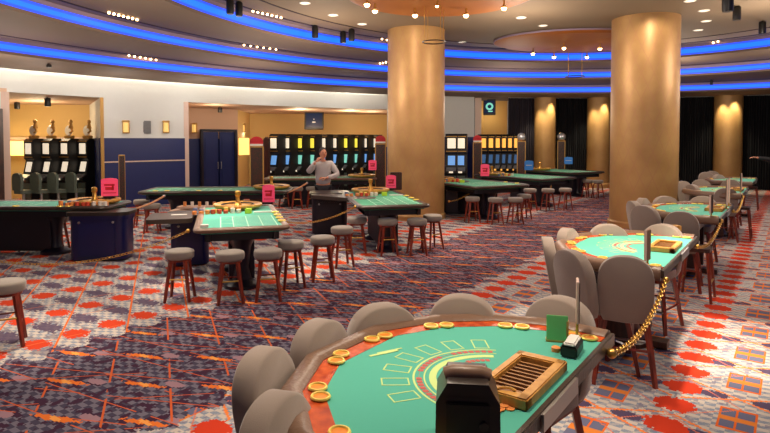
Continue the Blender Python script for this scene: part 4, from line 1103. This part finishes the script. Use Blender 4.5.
# ------------------------------------------------------------------ RESULT DISPLAY TOTEMS
def totem(px, Y, w_px, ytop, label, head='red', zb=0.0, hsplit=None):
    x, y, zt = atY(px, ytop, Y); w = w_px/565*Y
    t = empty('result_display', (x, y, zb), -phi(px), label, 'display post')
    hh = zt-.34-zb
    b = MB(); b.box((0, 0, hh/2), (w, .16, hh)); b.build('case', M['darkwood'], t, bevel=.01)
    b = MB()
    for s in (-1, 1): b.box((s*w*.455, -.088, hh/2+.3), (w*.09, .03, hh-.62))
    b.box((0, -.085, hh-.02), (w, .02, .03)); b.box((0, -.085, .62), (w, .02, .03)); b.build('gold_frame', M['goldtrim'], t)
    b = MB(); b.box((0, -.083, hh/2+.3), (w*.8, .012, hh-.68)); b.build('number_panel', M['numberpanel'], t)
    if 0:
     for k in range(10): b.box((-w*.12, -.091, .75+(hh-.95)*k/9.5), (w*.3, .004, .05)); b.box((w*.22, -.091, .75+(hh-.95)*k/9.5), (w*.18, .004, .05))
    if head == 'red':
        b = MB(); pts = [(w*.46*math.cos(a), .14*math.sin(a)) for a in [PI*k/10 for k in range(11)]]
        lo = [b.bm.verts.new((p[0], -.05, hh+.12+p[1])) for p in pts]; hi = [b.bm.verts.new((p[0], .05, hh+.12+p[1])) for p in pts]
        b.bm.faces.new(lo); b.bm.faces.new(hi[::-1])
        for i in range(len(pts)): b.bm.faces.new((lo[i], hi[i], hi[(i+1) % len(pts)], lo[(i+1) % len(pts)]))
        b.box((0, 0, hh+.10), (w*.92, .1, .08)); b.build('red_crest', M['red'], t)
        b = MB(); b.box((0, 0, hh+.035), (w*.9, .12, .05)); b.build('white_collar', M['white'], t)
    elif head == 'ball':
        b = MB(); b.sphere((0, 0, hh+.16), .17, seg=18); b.build('silver_globe', M['silver'], t)
        b = MB(); b.lathe([(w*.4, hh), (w*.5, hh+.03), (.06, hh+.06)], seg=18); b.build('collar', M['goldtrim'], t)
totem(256.5, 15.2, 14, 133.5, 'tall dark results display with red crest left of the slot machine row')
totem(380.5, 18.5, 11, 133, 'tall dark results display with red crest beside the left large column')
totem(477.5, 21, 9, 133, 'dark results display with red crest right of the left large column, before the white post')
totem(521.5, 22.8, 8.5, 132.5, 'results display with a silver globe left of the first gold half column', 'ball')
totem(561.5, 23.6, 7.5, 132.5, 'results display with a silver globe between the two left gold half columns', 'ball')
totem(121.5, 14.2, 6, 141, 'narrow dark results display seen from the side by the navy wall', 'none')

# ------------------------------------------------------------------ SLOT MACHINES
def make_slot(kind):
    t = empty('slot_machine', (0, 0, 0)); t['category'] = 'slot machine'
    w = .47
    side = [(.28, 0), (.28, .95), (.22, 1.45), (.18, 2.2), (-.24, 2.2), (-.24, 0)]       # (depth towards the player, z)
    side = [(-d, z) for d, z in [(.26, 0), (.26, .72), (.40, .80), (.40, .86), (.24, .98), (.14, 1.42), (.20, 1.48), (.20, 2.05), (.12, 2.12), (-.24, 2.12), (-.24, 0)]]
    b = MB(); lo = [b.bm.verts.new((-w/2, p[0], p[1])) for p in side]; hi = [b.bm.verts.new((w/2, p[0], p[1])) for p in side]
    b.bm.faces.new(lo); b.bm.faces.new(hi[::-1])
    for i in range(len(side)): b.bm.faces.new((lo[i], hi[i], hi[(i+1) % len(side)], lo[(i+1) % len(side)]))
    b.build('cabinet', M['black'], t)
    b = MB(); b.box((0, -.195, 1.22), (.27, .012, .32), rx=-.22); b.build('screen', M[{'left': 'glassw', 'o': 'screendim', 'y': 'screen2'}.get(kind, 'screen')], t)
    b = MB(); b.box((0, -.30, .835), (.15, .25, .012)) if 0 else b.box((0, -.413, .83), (.15, .012, .055)); b.build('lit_plate', M['glasso' if kind == 'o' else 'glassw'], t)
    b = MB(); b.box((0, -.205, 1.80), (.31, .014, .34)); b.build('top_glass', M[{'y': 'glassy', 'w': 'glassw', 'o': 'glasso', 'g': 'glassy', 'left': 'glassw'}[kind]], t, bevel=.005)
    b = MB(); b.box((0, -.33, .925), (.38, .19, .02), rx=.62); b.build('button_panel', M['panelgrey'], t)
    b = MB(); b.box((0, -.265, .45), (.36, .012, .5)); b.build('belly_panel', M['cabgreen'], t, bevel=.004)
    for zz in (2.03, 1.53): b = MB(); b.box((0, -.212, zz), (.42, .02, .03)); b.build('trim_bar', M['goldtrim'], t)
    if kind == 'left':
        b = MB(); b.lathe([(0, -.03), (.15, -.03), (.17, 0), (.15, .03), (0, .03)], seg=20); tp = b.build('topper_disc', M['white'], t, xf=Matrix.Translation((-.04, 0, 2.38)) @ Matrix.Rotation(PI/2, 4, 'X'))
        b = MB(); b.box((0, 0, 2.17), (.3, .2, .1)); b.build('topper_base', M['goldtrim'], t, bevel=.02)
        b = MB(); b.sphere((.08, .0, 2.66), .07, (.8, .9, 1.1), 12); b.tube([(.08, 0, 2.64), (.08, 0, 2.45)], .035, 8, .08); b.tube([(.08, 0, 2.5), (.19, -.03, 2.36), (.12, -.08, 2.3)], .045, 8, .03); b.build('topper_figure', M['goldtrim'], t)
    for c_ in t.children: c_.scale.z = 1.13 if kind != 'left' else 1.04
    return t
SL = {k: make_slot(k) for k in ('left', 'y', 'w', 'o')}
def slot_at(kind, px, Y, rz, label, group, screen=None):
    x, y = atY(px, 140, Y)[:2]
    return place(SL[kind], (x, y, 0), rz, label, group)
for k, px in enumerate((30.5, 48, 66, 84.2)):
    slot_at('left', px+3.5, 18.9+.08*k, -.45, ['leftmost', 'second from the left', 'third from the left', 'rightmost'][k]+' slot machine with a figure on top in the left bay', 'slot machines in the left bay')
pos = [277, 289.5, 302, 314, 325.3, 336.2, 347, 357, 366.2, 375]
kinds = 'wwyywwyyww'
for k, (px, kd) in enumerate(zip(pos, kinds)):
    slot_at(kd, px, 22.1+.32*k, -.55+0*k, ('slot machine %s, long row under the monitor' % ['first from the left', 'second from the left', 'third from the left, yellow glass', 'fourth from the left, yellow glass', 'behind the man in the grey shirt', 'sixth from the left', 'seventh from the left, yellow glass', 'eighth from the left, yellow glass', 'ninth from the left', 'at the right end'][k]), 'slot machines in the long middle row')
for k, px in enumerate((452, 461)):
    slot_at('w', px, 21.8, -.2, ['left', 'right'][k]+' slot machine of the pair just right of the left large column', 'slot machines right of the left large column')
for k, px in enumerate((484, 491, 497.5, 503.5, 509.5, 515)):
    slot_at('o', px, 23.6, -.5, ['leftmost', 'second', 'third', 'fourth', 'fifth', 'rightmost'][k]+' of six far slot machines under the small green monitor', 'six far slot machines')
b = MB(); pr = [(-.02, 0), (.5, 0), (.5, 2.0), (.4, 2.2), (.2, 2.28), (-.02, 2.2)]
lo = [b.bm.verts.new((0, p[0], p[1])) for p in pr]; hi = [b.bm.verts.new((.1, p[0], p[1])) for p in pr]
b.bm.faces.new(lo); b.bm.faces.new(hi[::-1])
for i in range(len(pr)): b.bm.faces.new((lo[i], hi[i], hi[(i+1) % len(pr)], lo[(i+1) % len(pr)]))
b.box((.05, -.04, 1.1), (.06, .04, 2.0)); b.box((.05, .52, 1.0), (.06, .04, 1.9))
x, y = atY(267.5, 140, 21.5)[:2]; o = b.build('end_panel', M['darkwood'], loc=(x, y, 0)); o.rotation_euler.z = .6; tag(o, 'dark rounded end panel left of the slot machine row', 'end panel')
# chairs before the left slot machines
def slot_chair():
    t = empty('slot_chair', (0, 0, 0)); t['category'] = 'chair'
    b = MB(); outl = [(-.2, .62), (.2, .62), (.22, .9)]+[(.22*math.cos(a), 1.0+.16*math.sin(a)) for a in [PI*k/8 for k in range(9)]]+[(-.22, .9)]
    lo = [b.bm.verts.new((p[0], -.22, p[1])) for p in outl]; hi = [b.bm.verts.new((p[0], -.13, p[1])) for p in outl]
    b.bm.faces.new(lo); b.bm.faces.new(hi[::-1])
    for i in range(len(outl)): b.bm.faces.new((lo[i], hi[i], hi[(i+1) % len(outl)], lo[(i+1) % len(outl)]))
    b.build('backrest', M['cabgreen'], t, bevel=.02)
    b = MB(); b.prism(rrect(-.21, -.2, .21, .2, .08), .52, .62); b.build('seat', M['cabgreen'], t, bevel=.02)
    b = MB(); b.lathe([(.24, 0), (.24, .03), (.05, .06), (.04, .52)], seg=16); b.build('pillar', M['steel'], t)
    return t
SC = slot_chair()
for k, px in enumerate((23, 41, 58, 76)):
    x, y = atY(px-.5, 140, 17.3+.15*k)[:2]; place(SC, (x, y, 0), -.45, ['leftmost', 'second from the left', 'third from the left', 'rightmost'][k]+' grey green chair at the left slot machines', 'chairs at the left slot machines')

# ------------------------------------------------------------------ PEOPLE
def skin_body(name, joints, edges, radii, m, parent=None, sub=2, root=0):
    me = bpy.data.meshes.new(name); me.from_pydata(joints, edges, [])
    o = bpy.data.objects.new(name, me); C.objects.link(o)
    md = o.modifiers.new('Skin', 'SKIN'); md.use_smooth_shade = True
    sv = me.skin_vertices[0].data if me.skin_vertices else None
    if sv is None:
        bm = bmesh.new(); bm.from_mesh(me); bm.verts.layers.skin.verify(); bm.to_mesh(me); bm.free(); sv = me.skin_vertices[0].data
    for i, r in enumerate(radii):
        sv[i].radius = r if isinstance(r, tuple) else (r, r); sv[i].use_root = (i == root)
    s = o.modifiers.new('Sub', 'SUBSURF'); s.levels = sub; s.render_levels = sub
    me.materials.append(M[m])
    if parent: o.parent = parent
    return o
def hand(parent, wrist, d, nrm, m='skin', curl=.5, left=False):
    """palm plus five fingers; d = pointing direction, nrm = palm normal"""
    wrist, d, nrm = Vector(wrist), Vector(d).normalized(), Vector(nrm).normalized(); side = d.cross(nrm).normalized()
    if left: side = -side
    js, es, rs = [tuple(wrist), tuple(wrist+d*.05), tuple(wrist+d*.085)], [(0, 1), (1, 2)], [(.022, .026), (.032, .02), (.034, .016)]
    for k, (off, ln) in enumerate(((-.03, .07), (-.01, .08), (.01, .075), (.03, .06))):
        b0 = wrist+d*.085+side*off; i = len(js)
        p1 = b0+d*ln*.4+nrm*ln*.1*curl*2; p2 = p1+d*ln*.3+nrm*ln*.3*curl*1.6; p3 = p2+d*ln*.15+nrm*ln*.3*curl*1.6
        js += [tuple(b0), tuple(p1), tuple(p2), tuple(p3)]; es += [(2, i), (i, i+1), (i+1, i+2), (i+2, i+3)]; rs += [.0095, .0085, .008, .007]
    i = len(js); t0 = wrist+d*.03-side*.03; js += [tuple(t0), tuple(t0+d*.03-side*.025+nrm*.01), tuple(t0+d*.055-side*.03+nrm*.025)]; es += [(1, i), (i, i+1), (i+1, i+2)]; rs += [.013, .011, .009]
    return skin_body('hand', js, es, rs, m, parent, 1, 0)
def person(loc, rz, s, label, top, legs, armR, armL, headturn=0, hair='hair'):
    """armR / armL: (elbow, wrist, hand direction, palm normal); figure faces -Y, right hand at -X"""
    t = empty('person', loc, rz, label, 'person')
    t.scale = (s, s, s)
    J = [(0, 0, .95), (0, .01, 1.1), (0, .015, 1.28), (0, .01, 1.42), (0, .0, 1.50), (0, -.01, 1.56),
         (-.09, 0, .90), (-.10, -.01, .5), (-.11, .02, .08), (-.115, -.12, .035),
         (.09, 0, .90), (.10, -.01, .5), (.11, .02, .08), (.115, -.12, .035),
         (-.17, .01, 1.42), armR[0], armR[1], (.17, .01, 1.42), armL[0], armL[1]]
    E = [(0, 1), (1, 2), (2, 3), (3, 4), (4, 5), (0, 6), (6, 7), (7, 8), (8, 9), (0, 10), (10, 11), (11, 12), (12, 13), (3, 14), (14, 15), (15, 16), (3, 17), (17, 18), (18, 19)]
    R_ = [(.15, .11), (.135, .1), (.165, .115), (.12, .09), .052, .05, (.085, .09), .055, .038, .035, (.085, .09), .055, .038, .035, .062, .044, .028, .062, .044, .028]
    skin_body('body', J, E, R_, 'skin', t)
    # clothes: shirt and trousers as slightly larger shells
    eR, wR, eL, wL = (Vector(armR[0]), Vector(armR[1]), Vector(armL[0]), Vector(armL[1]))
    JS = [(0, 0, .93), (0, .01, 1.1), (0, .015, 1.28), (0, .01, 1.41), (0, .005, 1.475), (-.175, .01, 1.42), tuple(eR), tuple(eR+(wR-eR)*.86), (.175, .01, 1.42), tuple(eL), tuple(eL+(wL-eL)*.86)]
    skin_body('shirt' if top == 'shirt' else 'jacket', JS, [(0, 1), (1, 2), (2, 3), (3, 4), (3, 5), (5, 6), (6, 7), (3, 8), (8, 9), (9, 10)],
              [(.19, .14), (.185, .14), (.205, .15), (.15, .12), (.07, .07), .088, .07, .05, .088, .07, .05], top, t)
    skin_body('trousers', [(0, 0, .97), (-.095, 0, .88), (-.10, -.01, .5), (-.11, .02, .09), (.095, 0, .88), (.10, -.01, .5), (.11, .02, .09)],
              [(0, 1), (1, 2), (2, 3), (0, 4), (4, 5), (5, 6)], [(.165, .125), (.1, .105), .075, .062, (.1, .105), .075, .062], legs, t)
    for sx in (-1, 1):
        b = MB(); b.sphere((sx*.115, -.06, .045), .06, (.8, 2.1, .75), 14); b.build('shoe', M['black'], t)
    # head
    Rh = Matrix.Translation((0, -.015, 1.66)) @ Matrix.Rotation(headturn, 4, 'Z')
    b = MB(); b.sphere((0, 0, 0), .1, (.78, .98, 1.2), 20); b.sphere((0, -.03, -.05), .07, (.8, .85, .95), 14)
    b.tube([(0, -.095, .02), (0, -.118, -.018)], .010, 8, .016)
    for sx in (-1, 1): b.sphere((sx*.078, .0, -.005), .022, (.4, .8, 1.3), 10)
    h = b.build('head', M['skin'], t, xf=Rh, ang=80)
    b = MB()
    for sx in (-1, 1): b.sphere((sx*.03, -.088, .018), .010, (1.2, .6, .8), 8)
    b.build('eye', M['hair'], h, xf=Rh)
    b = MB(); b.sphere((0, -.092, -.055), .02, (1.1, .4, .25), 8); b.build('mouth', M['red'], h, xf=Rh)
    b = MB(); b.sphere((0, .022, .035), .105, (.82, .92, 1.08), 18); b.build('hair', M[hair], h, xf=Rh)
    hand(t, wR, armR[2], armR[3]); hand(t, wL, armL[2], armL[3], left=True)
    return t
x, y = atY(323, 140, 13.95)[:2]
person((x, y, 0), .1, 1.10, 'man in a grey shirt, hand raised to his face, other arm across his waist', 'shirt', 'trousers',
       ((-.33, -.10, 1.24), (-.16, -.24, 1.47), (.55, .15, .75), (.5, .5, -.2)), ((.34, -.10, 1.18), (.06, -.26, 1.12), (-1, -.1, .05), (0, .6, -.8)), headturn=.35)
x, y = atY(785, 140, 16.5)[:2]
person((x, y, 0), -.3, 1.06, 'person in a dark suit at the right edge stretching one arm left', 'suit', 'trousers',
       ((-.44, -.08, 1.50), (-.72, -.12, 1.55), (-1, 0, .1), (0, 0, -1)), ((.25, .02, 1.15), (.22, -.12, .92), (0, -.2, -1), (-1, 0, 0)))
# a cuff on the stretched arm
# ------------------------------------------------------------------ LIGHTS
def light(kind, loc, e, col=(1, .86, .68), size=.3, rot=None, spot=None, blend=.6, name='lamp'):
    l = bpy.data.lights.new(name, kind); l.energy = e; l.color = col
    if kind == 'AREA': l.shape = 'DISK'; l.size = size
    else: l.shadow_soft_size = size
    if kind == 'SPOT': l.spot_size = spot; l.spot_blend = blend
    o = bpy.data.objects.new(name, l); C.objects.link(o); o.location = loc
    if rot: o.rotation_euler = rot
    return o
def aim(o, tgt):
    o.rotation_euler = (Vector(tgt)-o.location).to_track_quat('-Z', 'Y').to_euler(); return o
W_ = (1, .83, .64)
def spot(src, tgt, e, ang=50, col=W_, size=.12, blend=.7):
    return aim(light('SPOT', src, e, col, size, spot=math.radians(ang), blend=blend, name='ceiling_spot'), tgt)
ZL = 4.7
# spotlights over the tables
x, y = tl(0, 0, .7); spot((x, y, ZL), (x, y, .9), 420, 60)
x, y = tl(1, 0, .5); spot((x, y, ZL), (x, y, .9), 1300, 42)
for k, e in ((2, 420), (3, 380), (4, 300)):
    x, y = tl(k, 0, .6); spot((x, y, ZL), (x, y, .9), e, 60)
x, y = rl(O1, a1, .9, .6); spot((x, y, ZL), (x, y, .9), 620, 46)
x, y = rl(O2, a2, 1.0, .6); spot((x, y, ZL), (x, y, .9), 380, 55)
x, y = rl(O3, a3, 1.0, .9); spot((x, y, 4.7), (x, y, .9), 240, 60)
x, y = rl(O4, a4, 1.0, .9); spot((x, y, 4.4), (x, y, .9), 240, 60)
x, y = rl(O5, a5, 1.0, .9); spot((x, y, 4.2), (x, y, .9), 200, 60)
# pools of light on the carpet
for px, py, e, an in ((10, 342, 300, 34), (205, 268, 420, 34), (330, 262, 300, 40), (740, 345, 650, 30), (140, 225, 250, 45), (470, 240, 240, 60), (120, 300, 240, 60), (300, 420, 160, 70), (560, 215, 260, 60), (680, 420, 150, 60), (100, 240, 160, 60)):
    x, y = G(px, py, 0); spot((x, y+.4, 4.3), (x, y, 0), e*1.45, an, blend=.4)
# broad ceiling fill: added point lights floating below the ceiling, without fittings
for (x, y, z, e) in ((-2.5, 4.5, 3.95, 150), (2.5, 2.6, 4.3, 150), (5.5, 6.5, 4.9, 200), (0.5, 8.5, 4.9, 230), (-4.5, 9.5, 3.9, 170), (-8.5, 12.5, 3.9, 110), (8.5, 12.5, 4.9, 220), (3.2, 13.2, 4.9, 220), (-1.5, 14.0, 4.6, 200), (9.5, 18.5, 4.6, 170), (4.5, 20.5, 4.2, 150), (-4, 17, 3.9, 130), (12, 16, 4.6, 140)):
    light('POINT', (x, y, z-.9), e*.78, (1, .85, .68), .5, name='ceiling_fill')
# grazing lights on the big columns and half columns
spot((6.0, 12.2, 5.0), (6.4, 13.5, 4.2), 110, 70, size=.05)
spot((0.2, 12.0, 4.9), (0.7, 15, 3.9), 200, 60, size=.08)
for px in (544.7, 598, 727.7):
    for s in (-1, 1):
        p = wpt(px+s*9, -1.25); q = wpt(px+s*4, -.6); spot((p[0], p[1], 3.98), (q[0], q[1], .2), 230, 75, (1, .85, .55), .08)
# alcoves
x, y = atY(40, 140, 19.2)[:2]; light('POINT', (x, y, 3.0), 75, (1, .78, .48), .3, name='alcove_lamp')
x, y = atY(2, 140, 19.6)[:2]; light('POINT', (x, y, 2.0), 60, (1, .78, .40), .2, name='alcove_lamp')
for px, Y, e, z in ((215, 21.5, 60, 3.1), (244, 26.5, 60, 2.5), (300, 24.8, 130, 3.15), (350, 25.8, 130, 3.15), (372, 26.8, 60, 3.1)):
    x, y = atY(px, 140, Y)[:2]; light('POINT', (x, y, z), e*.7, (1, .80, .52), .25, name='alcove_lamp')
p = wpt(494, .8); light('POINT', (p[0], p[1], 3.3), 14, (1, .8, .45), .2, name='alcove_lamp')
# soft daylight-white wash on the left wall
for px in (-40, 40, 120, 200, 280, 350):
    p = wpt(px, -1.6); light('POINT', (p[0], p[1], 3.3), 22, (1, .95, .9), .3, name='wall_wash')

w = bpy.data.worlds.new('World'); bpy.context.scene.world = w; w.use_nodes = True
w.node_tree.nodes['Background'].inputs[0].default_value = (.5, .42, .36, 1); w.node_tree.nodes['Background'].inputs[1].default_value = .3

# ------------------------------------------------------------------ CAMERA
cam = bpy.data.cameras.new('camera'); co = bpy.data.objects.new('camera', cam); C.objects.link(co)
cam.sensor_width = 36; cam.lens = F/770*36; co.location = (0, 0, HC); co.rotation_euler = (PI/2-PITCH, 0, 0)
cam.shift_y = -(216.5-159)/770; cam.clip_start = .05; cam.clip_end = 200
sc = bpy.context.scene; sc.camera = co
sc.view_settings.view_transform = 'Standard'; sc.view_settings.look = 'None'; sc.view_settings.gamma = 1; sc.view_settings.exposure = 0
for p_ in list(SL.values())+[STOOL, CHAIR, BJ, TRAY, WST, SC]:
    if p_.name not in used_protos:
        kids_all(p_)
        def rm(o):
            for c in kids.get(o.name, []): rm(c)
            bpy.data.objects.remove(o)
        rm(p_)
